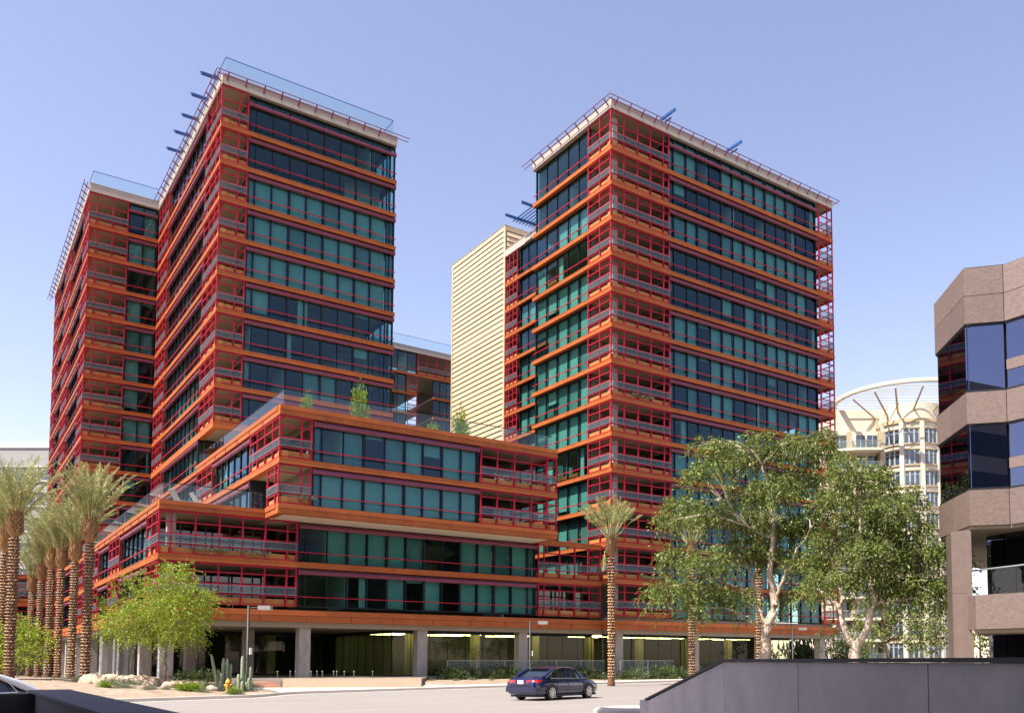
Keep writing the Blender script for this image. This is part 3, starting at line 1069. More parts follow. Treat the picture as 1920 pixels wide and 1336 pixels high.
# pale concrete gutter and pavement
ts = [-60, -30, -15, -8, -4, 0] + [i * .5 for i in range(1, 48)] + [24, 30, 40, 60, 120]
cu = MB(); gu = MB(); wk = MB()
for a, b in zip(ts[:-1], ts[1:]):
    na, nb = curb_n(a), curb_n(b)
    gu.add([sp(a, na - .55, .004), sp(b, nb - .55, .004), sp(b, nb, .004), sp(a, na, .004)], [(0, 1, 2, 3)], M_WALK)
    vs = [sp(a, na, 0), sp(b, nb, 0), sp(b, nb, .14), sp(a, na, .14), sp(b, nb + .18, .14), sp(a, na + .18, .14)]
    cu.add(vs, [(0, 1, 2, 3), (3, 2, 4, 5)], M_WALK)
    wk.add([sp(a, na + .18, .136), sp(b, nb + .18, .136), sp(b, nb + walk_w(b), .15), sp(a, na + walk_w(a), .15)], [(0, 1, 2, 3)], M_WALK)
struct(gu.build('gutter')); struct(cu.build('kerb')); wko = struct(wk.build('pavement'))
jm = MB()
for i in range(20):
    t = 8.5 + i * 1.5
    n = curb_n(t)
    jm.add([sp(t - .012, n + .2, .146), sp(t + .012, n + .2, .146), sp(t + .012, n + walk_w(t), .158), sp(t - .012, n + walk_w(t), .158)], [(0, 1, 2, 3)], M_JOINT)
jo = jm.build('pavement_joint', None); jo['kind'] = 'structure'
# planting strip rising to the building, with a mound under the left palms




def bed_h(t, n):
    n0 = curb_n(t) + walk_w(t)
    z = .15 + .34 * sstep((n - 12.5) / 3.5)
    z += .40 * sstep((n - n0 - .3) / 6.5) * sstep((5.5 - t) / 5.0) * (1 - sstep((n - 15) / 3))
    z += .16 * sstep((n - n0) / 3) * sstep((t - 16) / 4) * sstep((14 - n) / 3) * sstep((40 - t) / 10)
    return z


bed = MB()
NT, NN = 120, 26
vs = []
for i in range(NT + 1):
    t = -40 + i * 1.0
    for j in range(NN + 1):
        n0 = curb_n(t) + walk_w(t)
        n = n0 + (26 - n0) * (j / NN)
        f = j / NN
        z = bed_h(t, n) + .03 * math.sin(t * 1.7 + j * 2.1)
        vs.append(sp(t, n, z if j else .135))
fs = [(i * (NN + 1) + j, (i + 1) * (NN + 1) + j, (i + 1) * (NN + 1) + j + 1, i * (NN + 1) + j + 1) for i in range(NT) for j in range(NN)]
bed.add(vs, fs, M_DIRT, True)
struct(bed.build('planting_bed'))
pl = MB(); pl.box(12.2, 76, 62.4, 110, -.02, .55, M_PLAZA); struct(pl.build('plaza'))


def bed_z(x, y):
    p = Vector((x, y, 0)) - C0
    t, n = p.dot(SD), p.dot(SN)
    n0 = curb_n(t) + walk_w(t)
    if n < n0: return .15 if n > curb_n(t) else 0.0
    return bed_h(t, n)


# low rendered terrace wall and steps
M_TANWALL = mat('tan_render', (0.50, 0.36, 0.26), 0.9, 0, 0.06, 2, 0.1, 40)
w = MB()
A = px(530, 1290, 52.5); B = px(790, 1290, 54.0)
pl = MB(); pl.prism([(A.x, A.y + .5), (B.x, B.y + .5), (30, 62.39), (14.6, 62.39)], -.02, .548, M_PLAZA); struct(pl.build('plaza_terrace'))
dirw = Vector((B.x - A.x, B.y - A.y, 0)).normalized(); nw = Vector((-dirw.y, dirw.x, 0))
def wq(p, z): return (p.x, p.y, z)
w.prism([wq(A, 0)[:2], wq(B, 0)[:2], wq(B + nw * .4, 0)[:2], wq(A + nw * .4, 0)[:2]], -.1, .66, M_TANWALL)
tag(w.build('terrace_wall'), 'long low tan rendered wall edging the entrance terrace', 'wall')
M_STEP = mat('red_step', (0.40, 0.22, 0.15), 0.85, 0, 0.1, 3)
st = thing('entrance_steps', 'three reddish steps climbing to the terrace beside the cacti', 'steps', (A.x - 2.4, A.y, 0))
for i in range(3):
    p = A - dirw * 2.6 + nw * (.15 + i * .38)
    q = A - dirw * (.02) + nw * (.15 + i * .38)
    m = MB(); m.prism([p[:2], q[:2], (q + nw * 1.3)[:2], (p + nw * 1.3)[:2]], -.05, .16 + i * .15, M_STEP); m.build('step', st)
# stubby bollard lights on the terrace
BOL = []
for i, (x, d) in enumerate([(522, 61), (546, 61.5), (556, 62), (585, 61), (596, 62), (606, 61), (627, 61), (633, 62), (647, 61), (665, 61), (700, 61)]):
    p = at(x, d, .55)
    bloc = p
    b = MB(); b.lathe([(.035, 0), (.035, .40), (.05, .42), (.05, .46), (.0, .47)], M_STEEL, p, 8)
    tag(b.build('bollard', None, bloc), 'short steel bollard on the dark entrance terrace', 'bollard', 'terrace bollards'); BOL.append(bpy.data.objects['bollard' if i == 0 else 'bollard.%03d' % i])

order(BOL, 'short steel bollard, {} from the left on the dark entrance terrace')

# glass fence before the lobby
fn = thing('glass_fence', 'low frosted glass fence behind the shrubs along the lobby', 'fence', (31, VP - .9, 0))
for F, a0, a1, n in ((Face('R', VP - .9, 31.0), 0, 14.8, 6), (Face('R', V3 - .9, 46.4), 0, 6, 2)):
    for i in range(n):
        a = a0 + (a1 - a0) * i / n; b = a0 + (a1 - a0) * (i + 1) / n
        m = MB(); m.box(*F.b(a, a + .06, -.03, .03, .35, 1.72), M_STEEL); m.build('fence_post', fn)
        m = MB(); m.box(*F.b(a, b, -.025, .025, 1.70, 1.745), M_STEEL); m.build('fence_rail', fn)
        bx('fence_pane', fn, *F.b(a + .07, b - .02, -.01, .01, .5, 1.69), sheer('frosted_fence%d_%d' % (n, i), (.26, .34, .33), .14) if i == 0 else MATS['frosted_fence%d_0' % n])

# ------------------------------------------------------------------ near walls in the photographer's shade
M_GREYW = mat('grey_render', (0.58, 0.51, 0.485), 0.9, 0, 0.16, 0.9, 0.3, 30)
M_CAPD = mat('dark_wall_cap', (0.05, 0.045, 0.05), 0.7, 0, 0.1, 2)
gw = thing('ramp_wall', 'grey rendered ramp wall with dark coping and a sloping end', 'wall', at(1500, 12.5))
D0 = 16.0


def wp(k, off=0.0):
    d = D0 - .2176 * D0 * k; l = (.1383 + .035 * k) * D0
    u = (FWD * -.2176 + RGT * .035).normalized(); nrm = Vector((-u.y, u.x, 0))
    if nrm.dot(RGT) < 0: nrm = -nrm
    return FWD * d + RGT * l + nrm * off


def wpanel(k0, k1, za, zb_, name='wall_panel', t0=0.0, t1=.28, z0=-.3, m=M_GREYW):
    p = [wp(k0, t0), wp(k1, t0), wp(k1, t1), wp(k0, t1)]
    mb = MB()
    vs = [(q.x, q.y, z0) for q in p] + [(p[0].x, p[0].y, za), (p[1].x, p[1].y, zb_), (p[2].x, p[2].y, zb_), (p[3].x, p[3].y, za)]
    mb.add(vs, [(0, 3, 2, 1), (4, 5, 6, 7), (0, 1, 5, 4), (1, 2, 6, 5), (2, 3, 7, 6), (3, 0, 4, 7)], m)
    return mb.build(name, gw)


G = .004
wpanel(-1.893, -0.03, .70, 1.68, 'wall_panel')
for a, b in ((0, 1), (1, 2), (2, 3), (3, 3.9)):
    wpanel(a - .03 + G, b - .03 - G * .5, 1.68, 1.68)
mb = MB()
cap = []
for k0, k1, a, b in ((-1.95, -.03, .70, 1.68), (-.03, 3.9, 1.68, 1.68)):
    p = [wp(k0, -.03), wp(k1, -.03), wp(k1, .31), wp(k0, .31)]
    mb.add([(p[0].x, p[0].y, a + .004), (p[1].x, p[1].y, b + .004), (p[2].x, p[2].y, b + .004), (p[3].x, p[3].y, a + .004),
            (p[0].x, p[0].y, a + .05), (p[1].x, p[1].y, b + .05), (p[2].x, p[2].y, b + .05), (p[3].x, p[3].y, a + .05)],
           [(0, 3, 2, 1), (4, 5, 6, 7), (0, 1, 5, 4), (1, 2, 6, 5), (2, 3, 7, 6), (3, 0, 4, 7)], M_CAPD)
mb.build('coping', gw)
wpanel(-2.16, -1.90, .69, .69, 'end_block')
k = wp(-2.55, -.1)
mb = MB(); mb.lathe([(.9, -.1), (.9, .36), (.82, .42), (.7, .44), (.7, .30), (0, .30)], M_WALK, (k.x, k.y, 0), 28)
tag(mb.build('planter_bowl'), 'round pale concrete kerb planter at the foot of the ramp wall', 'planter')

dw = thing('parapet_wall', 'dark shaded low parapet wall crossing the lower left corner', 'wall', (1.85, 12, 0))
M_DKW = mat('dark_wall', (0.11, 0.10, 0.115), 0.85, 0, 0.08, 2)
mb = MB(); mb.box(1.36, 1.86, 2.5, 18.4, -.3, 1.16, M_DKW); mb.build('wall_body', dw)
mb = MB(); mb.box(-9, 1.355, 17.7, 18.2, -.3, 1.158, M_BLACK); mb.build('return_wall', dw)  # black colour stands in for deep shade on this wall
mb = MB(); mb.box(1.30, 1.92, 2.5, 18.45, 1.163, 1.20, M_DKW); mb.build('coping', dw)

# the office block beside the photographer, out of frame; it casts the shade over the near walls
M_OFF = mat('office_stone', (0.40, 0.36, 0.33), 0.8, 0, 0.08, 1)
M_OFFG = mat('office_glass', (0.02, 0.03, 0.045), 0.08, 0, 0, 1)
of = thing('office_block', 'stone office block beside the viewpoint that shades the near walls', 'building', (-20, 0, 0))
mb = MB(); mb.box(-38, -4.4, -40, 17.4, -.1, 30, M_OFF); mb.build('wall', of)
for k in range(7):
    bx('window_strip', of, -4.41, -4.34, -39, 16.5, 2 + k * 4.1, 4.4 + k * 4.1, M_OFFG)
    bx('window_strip', of, -37, -5, 17.38, 17.45, 2 + k * 4.1, 4.4 + k * 4.1, M_OFFG)

# ------------------------------------------------------------------ granite office building on the right
M_GRAN = mat('brown_granite', (0.178, 0.130, 0.110), 0.42, 0, 0.24, 5.0, 0.08, 60, stretch=(1.0, 1.0, 2.6))
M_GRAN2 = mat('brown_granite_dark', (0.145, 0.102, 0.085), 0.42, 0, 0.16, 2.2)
M_MIRROR = glass('mirror_glass', (0.20, 0.22, 0.30), 1.1, 0.17, (0.55, 0.62, 0.95))
gb = thing('granite_building', 'faceted brown granite office building with dark mirror windows at the right edge', 'building', (35.5, 20, 0))
Q = [Vector((39.5, 24.3, 0)), Vector((35.73, 22.95, 0)), Vector((33.39, 20.07, 0)), Vector((34.36, 18.91, 0)), Vector((34.33, 16.6, 0)), Vector((35.5, 15.2, 0)), Vector((35.5, 9.0, 0))]
inn = Vector((1, .15, 0))


def facet(i, f0, f1, z0, z1, m, name, gap=.012, t=.12, proud=0.0, jit=0):
    a, b = Q[i], Q[i + 1]
    d = (b - a).normalized(); n = Vector((d.y, -d.x, 0))
    if n.dot(Vector((1, 0.1, 0))) < 0: n = -n     # inward
    L_ = (b - a).length
    p0 = a + d * (L_ * f0 + gap) - n * proud; p1 = a + d * (L_ * f1 - gap) - n * proud
    mb = MB()
    mb.prism([p0[:2], p1[:2], (p1 + n * t)[:2], (p0 + n * t)[:2]], z0 + gap, z1 - gap, m)
    return mb.build(name, gb)


NS = [1, 2, 1, 2, 1, 3]
for i in range(6):
    n = NS[i]
    for j in range(n):
        f0, f1 = j / n, (j + 1) / n
        for z0, z1 in ((16.62, 17.8), (15.45, 16.62), (11.3, 12.62), (7.14, 8.6)):
            facet(i, f0, f1, z0, z1, M_GRAN, 'granite_panel')
        for z0, z1 in ((12.68, 15.40), (8.66, 11.25)):
            facet(i, f0, f1, z0, z1, M_MIRROR, 'window_pane', gap=.02, t=.03, proud=-.1)
            if i >= 3:
                facet(i, f0, f1, z0 + .75, z0 + 1.2, M_GRAN, 'granite_panel', t=.05, proud=-.05)
    for z0, z1 in ((12.60, 12.70), (15.38, 15.47), (8.58, 8.68), (11.23, 11.32)):
        facet(i, 0, 1, z0, z1, M_BLACK, 'window_channel', gap=-.01, t=.2, proud=-.06)
mb = MB()
poly = [(q + inn * .32) for q in Q]
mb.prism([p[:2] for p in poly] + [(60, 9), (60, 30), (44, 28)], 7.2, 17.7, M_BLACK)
mb.build('core_wall', gb)
mb = MB(); mb.prism([(q + inn * .13)[:2] for q in Q] + [(60, 9), (60, 30), (44, 28)], 17.72, 17.86, M_DARK); mb.build('roof', gb)
mb = MB(); mb.prism([(q + inn * .14)[:2] for q in Q] + [(60, 9), (60, 30), (44, 28)], 7.02, 7.15, M_SOFFIT); mb.build('soffit', gb)
# corner pier
a, b, c = px(1778, 1200, 38.6), px(1788, 1200, 36.9), px(1826, 1200, 36.2)
d = Vector((c.x + .9, c.y + 1.1, 0))
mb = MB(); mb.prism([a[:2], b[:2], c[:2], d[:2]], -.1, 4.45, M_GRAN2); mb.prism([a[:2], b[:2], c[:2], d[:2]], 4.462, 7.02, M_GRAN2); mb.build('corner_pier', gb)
# balcony with granite front and glass guard
e0 = px(1812, 1150, 36.0); e1 = px(1830, 1150, 35.6); e2 = px(1960, 1150, 33.4); e3 = px(2300, 1150, 31.0)
mb = MB()
mb.prism([e1[:2], e2[:2], (e2.x + 1.6, e2.y + 1.0), (e1.x + .9, e1.y + 1.2)], 2.95, 4.30, M_GRAN); mb.prism([e2[:2], e3[:2], (e3.x + 1.6, e3.y + 1.0), (e2.x + 1.61, e2.y + 1.01)], 2.951, 4.302, M_GRAN)
mb.build('balcony_front', gb)
mb = MB(); mb.prism([(e1.x + .2, e1.y + .3), (e2.x + .2, e2.y + .2), (42, 16), (42, 24)], 2.80, 2.946, M_SOFFIT); mb.build('balcony_soffit', gb)
r0 = px(1824, 1068, 36.6)
for i, (p, q) in enumerate(((r0, e2),)):
    p = Vector((p.x + .25, p.y + .2, 0)); q = Vector((q.x + .3, q.y + .3, 0)); dd = (q - p)
    for j in range(3):
        s0, s1 = p + dd * (j / 3 + .004), p + dd * ((j + 1) / 3 - .004)
        nn = Vector((-dd.y, dd.x, 0)).normalized() * .012
        mb = MB(); mb.prism([s0[:2], s1[:2], (s1 + nn)[:2], (s0 + nn)[:2]], 4.31, 5.36, M_RAILG); mb.build('guard_pane', gb)
    mb = MB(); mb.tube([(p.x, p.y, 5.40), (q.x, q.y, 5.40)], .035, M_STEEL, 8); mb.build('guard_rail', gb)
# recessed dark glazing under the overhang
f0 = px(1851, 1100, 38.2); f1 = px(2000, 1100, 34.6); f2 = px(2400, 1100, 33)
for z0, z1, nm in ((4.32, 7.0, 'recessed_pane'), (0.0, 2.78, 'recessed_pane')):
    dd = f1 - f0
    for j in range(4):
        s0 = f0 + dd * (j / 4 + .006); s1 = f0 + dd * ((j + 1) / 4 - .006)
        mb = MB(); mb.prism([s0[:2], s1[:2], (s1.x + .04, s1.y + .03), (s0.x + .04, s0.y + .03)], z0, z1, M_MIRROR); mb.build(nm, gb)
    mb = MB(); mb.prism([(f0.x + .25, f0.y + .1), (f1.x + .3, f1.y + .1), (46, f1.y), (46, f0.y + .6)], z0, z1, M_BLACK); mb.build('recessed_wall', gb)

# ------------------------------------------------------------------ cream apartment building far right
M_CREAM = mat('cream_render', (0.60, 0.545, 0.44), 0.85, 0, 0.05, 0.3)
M_CREAM2 = mat('tan_trim', (0.47, 0.37, 0.24), 0.8, 0, 0.05, 0.3)
M_CGLASS = mat('far_window_glass', (0.045, 0.07, 0.10), 0.06, 0.0, 0, 1, spec=0.9)
M_CFRAME = mat('grey_window_frame', (0.35, 0.37, 0.38), 0.5, 0, 0.05, 1)
DC = 126.0
PM = FPX / DC
cb0 = at(1735, DC)
cb = thing('cream_building', 'cream rounded apartment building with a round pergola roof behind the trees', 'building', cb0)
ax, ay = RGT, FWD


def cl(a, d, z):
    p = cb0 + ax * a + ay * d
    return (p.x, p.y, z)


def cbox(name, a0, a1, d0, d1, z0, z1, m):
    mb = MB()
    vs = [cl(a0, d0, z0), cl(a1, d0, z0), cl(a1, d1, z0), cl(a0, d1, z0), cl(a0, d0, z1), cl(a1, d0, z1), cl(a1, d1, z1), cl(a0, d1, z1)]
    mb.add(vs, [(0, 3, 2, 1), (4, 5, 6, 7), (0, 1, 5, 4), (1, 2, 6, 5), (2, 3, 7, 6), (3, 0, 4, 7)], m)
    return mb.build(name, cb)


def arc(r, d0, n=13, a0=-105, a1=105):
    return [(r * math.sin(math.radians(t)), d0 - r * math.cos(math.radians(t))) for t in [a0 + (a1 - a0) * i / (n - 1) for i in range(n)]]


ZTOP = 35.6
mb = MB(); mb.prism([cl(a, d, 0)[:2] for a, d in arc(4.9, 4.6, 25)] + [cl(9, 8, 0)[:2], cl(-4.7, 8, 0)[:2]], 0, ZTOP, M_CREAM); mb.build('bow_wall', cb)
mb = MB(); mb.prism([cl(a, d, 0)[:2] for a, d in arc(5.15, 4.6, 25)], ZTOP, ZTOP + .5, M_CREAM2); mb.prism([cl(a, d, 0)[:2] for a, d in arc(4.5, 4.6, 25)], ZTOP + .5, ZTOP + 3.0, M_CREAM); mb.build('cornice', cb)
NF = 11
FH = 3.05
angs = [(-62, -35), (-28, -4), (4, 28), (35, 62)]
for f in range(NF):
    z0 = 1.6 + f * FH + .55
    for A0, A1 in angs:
        for j in range(3):
            t0 = math.radians(A0 + (A1 - A0) * j / 3 + .5); t1 = math.radians(A0 + (A1 - A0) * (j + 1) / 3 - .5)
            r = 4.93
            mb = MB()
            ps = [cl(rr * math.sin(t), 4.6 - rr * math.cos(t), 0)[:2] for rr, t in ((r, t0), (r, t1), (r - .1, t1), (r - .1, t0))]
            mb.prism(ps, z0, z0 + 1.95, M_CGLASS); mb.build('window_pane', cb)
            mb = MB()
            for q0, q1 in ((t0 - .012, t0 + .012), (t1 - .012, t1 + .012)):
                mb.prism([cl(rr * math.sin(t), 4.6 - rr * math.cos(t), 0)[:2] for rr, t in ((r + .06, q0), (r + .06, q1), (r - .05, q1), (r - .05, q0))], z0, z0 + 1.95, M_CFRAME)
            mb.prism([cl(rr * math.sin(t), 4.6 - rr * math.cos(t), 0)[:2] for rr, t in ((r + .05, t0), (r + .05, t1), (r - .05, t1), (r - .05, t0))], z0 + 1.45, z0 + 1.53, M_CFRAME)
            mb.build('window_frame', cb)
        t0, t1 = math.radians(A0 - 1), math.radians(A1 + 1)
        mb = MB()
        for zz in (z0 - .22, z0 + 2.05):
            pts_o = [cl(5.08 * math.sin(t0 + (t1 - t0) * i / 6), 4.6 - 5.08 * math.cos(t0 + (t1 - t0) * i / 6), 0)[:2] for i in range(7)]
            pts_i = [cl(4.85 * math.sin(t0 + (t1 - t0) * i / 6), 4.6 - 4.85 * math.cos(t0 + (t1 - t0) * i / 6), 0)[:2] for i in range(6, -1, -1)]
            mb.prism(pts_o + pts_i, zz, zz + .18, M_CREAM2)
        mb.build('window_sill', cb)
for t in (-66, -31.5, 0, 31.5, 66):
    t = math.radians(t)
    mb = MB(); mb.obox(cl(5.0 * math.sin(t), 4.6 - 5.0 * math.cos(t), ZTOP / 2), (ax * math.cos(t) + ay * math.sin(t)), (ax * math.sin(t) - ay * math.cos(t)), Vector((0, 0, 1)), .30, .22, ZTOP / 2, M_CREAM); mb.build('pier', cb)
# balcony wing on its left
cbox('wing_wall', -12.2, -4.6, 3.6, 14, 0, 35.2, M_CREAM)
cbox('wing_upper', -11.6, -4.4, 4.4, 14, 35.2, 38.6, M_CREAM)
for f in range(NF):
    z0 = 1.6 + f * FH
    for a0, a1 in ((-11.6, -9.6), (-8.2, -6.9), (-6.6, -5.0)):
        cbox('window_pane', a0, a1, 3.55, 3.59, z0 + .35, z0 + 2.5, M_CGLASS)
        cbox('window_frame', (a0 + a1) / 2 - .05, (a0 + a1) / 2 + .05, 3.50, 3.548, z0 + .35, z0 + 2.5, M_CFRAME)
    for a in (-9.4, -4.9):
        cbox('balcony_fin', a - .25, a + .25, 2.2, 3.49, z0 + .15, z0 + 2.78, M_CREAM2)
    mb = MB()
    ps = [cl(a, d, 0)[:2] for a, d in ((-12, 3.5), (-11.4, 1.9), (-9, 1.0), (-5.2, .9), (-5.0, 3.5))]
    mb.prism(ps, z0 - .25, z0 + .12, M_CREAM); mb.build('balcony_slab', cb)
    ring = [(-11.4, 1.95), (-9, 1.06), (-5.2, .96)]
    for (p, q) in zip(ring[:-1], ring[1:]):
        mb = MB(); mb.prism([cl(*p, 0)[:2], cl(*q, 0)[:2], cl(q[0], q[1] + .03, 0)[:2], cl(p[0], p[1] + .03, 0)[:2]], z0 + .2, z0 + 1.05, MATS['frosted_fence6_0']); mb.build('balcony_pane', cb)
        mb = MB(); mb.tube([cl(p[0], p[1], z0 + 1.1), cl(q[0], q[1], z0 + 1.1)], .04, M_STEEL, 6); mb.build('balcony_rail', cb)
# round pergola
RP = 11.0; ZP = 39.6
ring_o = [(RP * math.sin(t), 4.6 - RP * math.cos(t)) for t in [2 * math.pi * i / 64 for i in range(64)]]
mb = MB()
n = 64
vo = [cl(a, d, ZP) for a, d in ring_o]; vi = [cl(a * .945, 4.6 + (d - 4.6) * .945, ZP) for a, d in ring_o]
vo2 = [cl(a, d, ZP + .5) for a, d in ring_o]; vi2 = [cl(a * .945, 4.6 + (d - 4.6) * .945, ZP + .5) for a, d in ring_o]
mb.add(vo + vi + vo2 + vi2, [f for i in range(n) for f in ((i, n + i, n + (i + 1) % n, (i + 1) % n), (i, (i + 1) % n, 2 * n + (i + 1) % n, 2 * n + i), (n + i, 3 * n + i, 3 * n + (i + 1) % n, n + (i + 1) % n), (2 * n + i, 2 * n + (i + 1) % n, 3 * n + (i + 1) % n, 3 * n + i))], M_CREAM)
mb.build('pergola_ring', cb)
for i in range(15):
    d = 4.6 - 9.7 + i * 1.38
    h = math.sqrt(max(.1, 10.3 ** 2 - (d - 4.6) ** 2))
    mb = MB(); mb.obox(cl(0, d, ZP + .25), ax, ay, Vector((0, 0, 1)), h, .05, .06, M_CREAM); mb.build('pergola_slat', cb)
for a, d in ((-9.0, 2.2), (-7.0, -1.6), (-4.6, -3.4), (-1.0, -4.3), (4, -3.6)):
    mb = MB()
    f = .52
    mb.tube([cl(a, d, ZP), cl(a * f - .3, 4.6 + (d - 4.6) * f + 1.0, ZP - 2.4), cl(a * f - .3, 4.6 + (d - 4.6) * f + 1.0, ZP - 4.4)], [.12, .16, .20], M_CREAM2, 6, sm=False); mb.build('pergola_bracket', cb)

# ------------------------------------------------------------------ grey office building far left
M_GREYB = mat('grey_cladding', (0.30, 0.30, 0.30), 0.7, 0, 0.05, 0.3)
M_WHITEF = mat('white_window_frame', (0.52, 0.52, 0.52), 0.5, 0, 0.04, 1)
lb0 = at(20, 150)
lb = thing('grey_building', 'pale grey office building with strip windows behind the left palms', 'building', lb0)


def lbox(name, a0, a1, d0, d1, z0, z1, m):
    mb = MB()
    P_ = lambda a, d, z: (lb0.x + RGT.x * a + FWD.x * d, lb0.y + RGT.y * a + FWD.y * d, z)
    mb.add([P_(a0, d0, z0), P_(a1, d0, z0), P_(a1, d1, z0), P_(a0, d1, z0), P_(a0, d0, z1), P_(a1, d0, z1), P_(a1, d1, z1), P_(a0, d1, z1)],
           [(0, 3, 2, 1), (4, 5, 6, 7), (0, 1, 5, 4), (1, 2, 6, 5), (2, 3, 7, 6), (3, 0, 4, 7)], m)
    return mb.build(name, lb)


lbox('wall', -30, 14, 0, 20, 0, 37.6, M_GREYB)
lbox('parapet', -30.2, 14.2, -.2, 20, 37.6, 38.7, M_WHITEF)
for f in range(8):
    z1 = 34.3 - f * 4.3
    for i in range(11):
        a0 = -28 + i * 3.7
        lbox('window_pane', a0 + .12, a0 + 3.5, -.06, -.01, z1 - 2.2, z1, M_CGLASS)
        lbox('window_frame', a0 + 1.75, a0 + 1.87, -.14, -.065, z1 - 2.2, z1, M_WHITEF)
    lbox('window_head', -28.2, 12.9, -.25, -.02, z1 + .02, z1 + .22, M_WHITEF)
    lbox('window_sill', -28.2, 12.9, -.25, -.02, z1 - 2.42, z1 - 2.22, M_WHITEF)

# ---- low red framed annex glimpsed between the left palms
an = thing('annex_block', 'low red framed annex glimpsed between the left palm trunks', 'building', (2, 125, 0))
R = Face('R', 125.0, -6.0)
for zb, zt in ((5.05, 8.15), (8.15, 11.35)):
    band(an, [(R, 0, 16.5)], zb, .36)
    balcony(an, R, frange(0, 7.5, 5), zb, zt, depth=1.8)
    balcony(an, R, frange(7.6, 16.4, 6), zb, zt, depth=1.8)
    slab(an, -6, 10.5, 125.5, 134, zb)
band(an, [(R, 0, 16.5)], 11.36, .5)
bx('wall', an, -6, 10.5, 127, 134, 0, 11.7, M_INWALL)

# ------------------------------------------------------------------ vegetation
M_EUC = leafmat('gum_leaf', (0.138, 0.172, 0.042), 0.65, 0.28)
M_MESQ = leafmat('mesquite_leaf', (0.25, 0.31, 0.035), 0.5, 0.42)
M_SHRUB = leafmat('shrub_leaf', (0.07, 0.10, 0.035), 0.45, 0.25)
M_GREY = leafmat('sage_leaf', (0.16, 0.19, 0.12), 0.35, 0.25)
M_LIME = leafmat('terrace_leaf', (0.19, 0.27, 0.025), 0.45, 0.4)
M_FROND = leafmat('palm_frond', (0.33, 0.335, 0.145), 0.45, 0.25)
M_BARK = mat('gum_bark', (0.55, 0.44, 0.34), 0.85, 0, 0.35, 4, 0.4, 12)
M_BARK2 = mat('mesquite_bark', (0.20, 0.14, 0.09), 0.9, 0, 0.25, 6, 0.4, 20)
M_BOOT = mat('palm_boot', (0.13, 0.06, 0.028), 0.9, 0, 0.3, 6)
M_BOOTL = mat('palm_boot_cut', (0.52, 0.355, 0.21), 0.85, 0, 0.4, 3)
M_STALK = mat('palm_stalk', (0.42, 0.40, 0.16), 0.6, 0, 0.2, 4)


def unit(a):
    return a / np.maximum(1e-9, np.linalg.norm(a, axis=1, keepdims=True))


def leaf_arrays(c, axis, ln, wd):
    """one four sided pointed leaf for each centre c along axis"""
    n = len(c)
    r = unit(rng.normal(size=(n, 3)))
    b = unit(np.cross(axis, r))
    ln = ln * rng.uniform(.6, 1.3, (n, 1)); wd = wd * rng.uniform(.7, 1.3, (n, 1))
    v = np.stack([c, c + axis * ln * .5 + b * wd * .5, c + axis * ln, c + axis * ln * .5 - b * wd * .5], 1).reshape(-1, 3)
    f = np.arange(n * 4).reshape(n, 4)
    return v, f


def crown(lobes, twigs, per, twl, ln, wd, droop, base):
    """leaf quads hung on short drooping twigs spread through ellipsoid lobes (world centre, radii)"""
    V = []; nrm = 0
    for (c, r, wgt) in lobes:
        nt = max(6, int(twigs * wgt))
        d = unit(rng.normal(size=(nt, 3)))
        rad = rng.uniform(.25, 1.0, (nt, 1)) ** .6
        # uneven outline: each lobe gets a few long shoots
        rad *= 1 + .35 * (rng.random((nt, 1)) < .12)
        s = np.array(c) + d * rad * np.array(r)
        tw = unit(d * np.array([1, 1, .5]) + rng.normal(size=(nt, 3)) * .6)
        tl = twl * rng.uniform(.5, 1.4, (nt, 1))
        for k in range(per):
            t = (k + rng.random((nt, 1))) / per
            p = s + tw * tl * t + np.array([0, 0, -1.0]) * droop * (t ** 2) * tl
            a = unit(tw * .5 + rng.normal(size=(nt, 3)) * .75 + np.array([0, 0, -droop * 1.1]))
            v, _ = leaf_arrays(p, a, ln, wd)
            V.append(v)
    v = np.concatenate(V) - np.array(base)
    return v, np.arange(len(v)).reshape(-1, 4)


def tree(name, label, cat, base, limbs, lobes, leafm, bark, twigs, per, twl, ln, wd, droop, group=None, r0=.2, branches=True, thin=.035):
    T = thing(name, label, cat, base, group)
    tk = MB()
    allp = []
    for pts, ra, rb in limbs:
        pts = [Vector(p) for p in pts]
        # resample with slight wander
        fine = []
        for p, q in zip(pts[:-1], pts[1:]):
            for i in range(4):
                t = i / 4
                w = Vector((rng.normal(), rng.normal(), 0)) * .04 * (q - p).length
                fine.append(p.lerp(q, t) + (w if i else Vector()))
        fine.append(pts[-1])
        rs = [ra + (rb - ra) * (i / (len(fine) - 1)) ** .8 for i in range(len(fine))]
        tk.tube(fine, rs, bark, 8)
        allp += fine[len(fine) // 3:]
    tk.build('trunk', T)
    if branches:
        br = MB()
        for (c, r, w) in lobes:
            c = Vector(c)
            near = sorted(allp, key=lambda p: (p - c).length + max(0, p.z - c.z + .2) * 2)[0]
            for q in range(2):
                e = c + Vector((rng.normal() * r[0] * .5, rng.normal() * r[1] * .5, rng.normal() * r[2] * .4))
                mid = near.lerp(e, .5) + Vector((0, 0, .12 * (e - near).length))
                br.tube([near, near.lerp(mid, .5) + Vector((rng.normal(), rng.normal(), rng.normal())) * .06, mid, e], [thin * 1.6, thin * 1.3, thin, thin * .35], bark, 5)
        br.build('branches', T)['kind'] = 'stuff'
    v, f = crown(lobes, twigs, per, twl, ln, wd, droop, base)
    o = raw('crown', v, f, leafm, T)
    return T


def lobes_px(lst, D, spread, flat=.72, k=1.0):
    out = []
    for i, (x, y, r) in enumerate(lst):
        off = spread * math.sin(i * 2.4 + 1.0)
        c = px(x, y, D + off)
        m = k * r * (D + off) / FPX
        out.append(((c.x, c.y, c.z), (m * 1.05, m * 1.05, m * flat), (r / 55.0) ** 2))
    return out


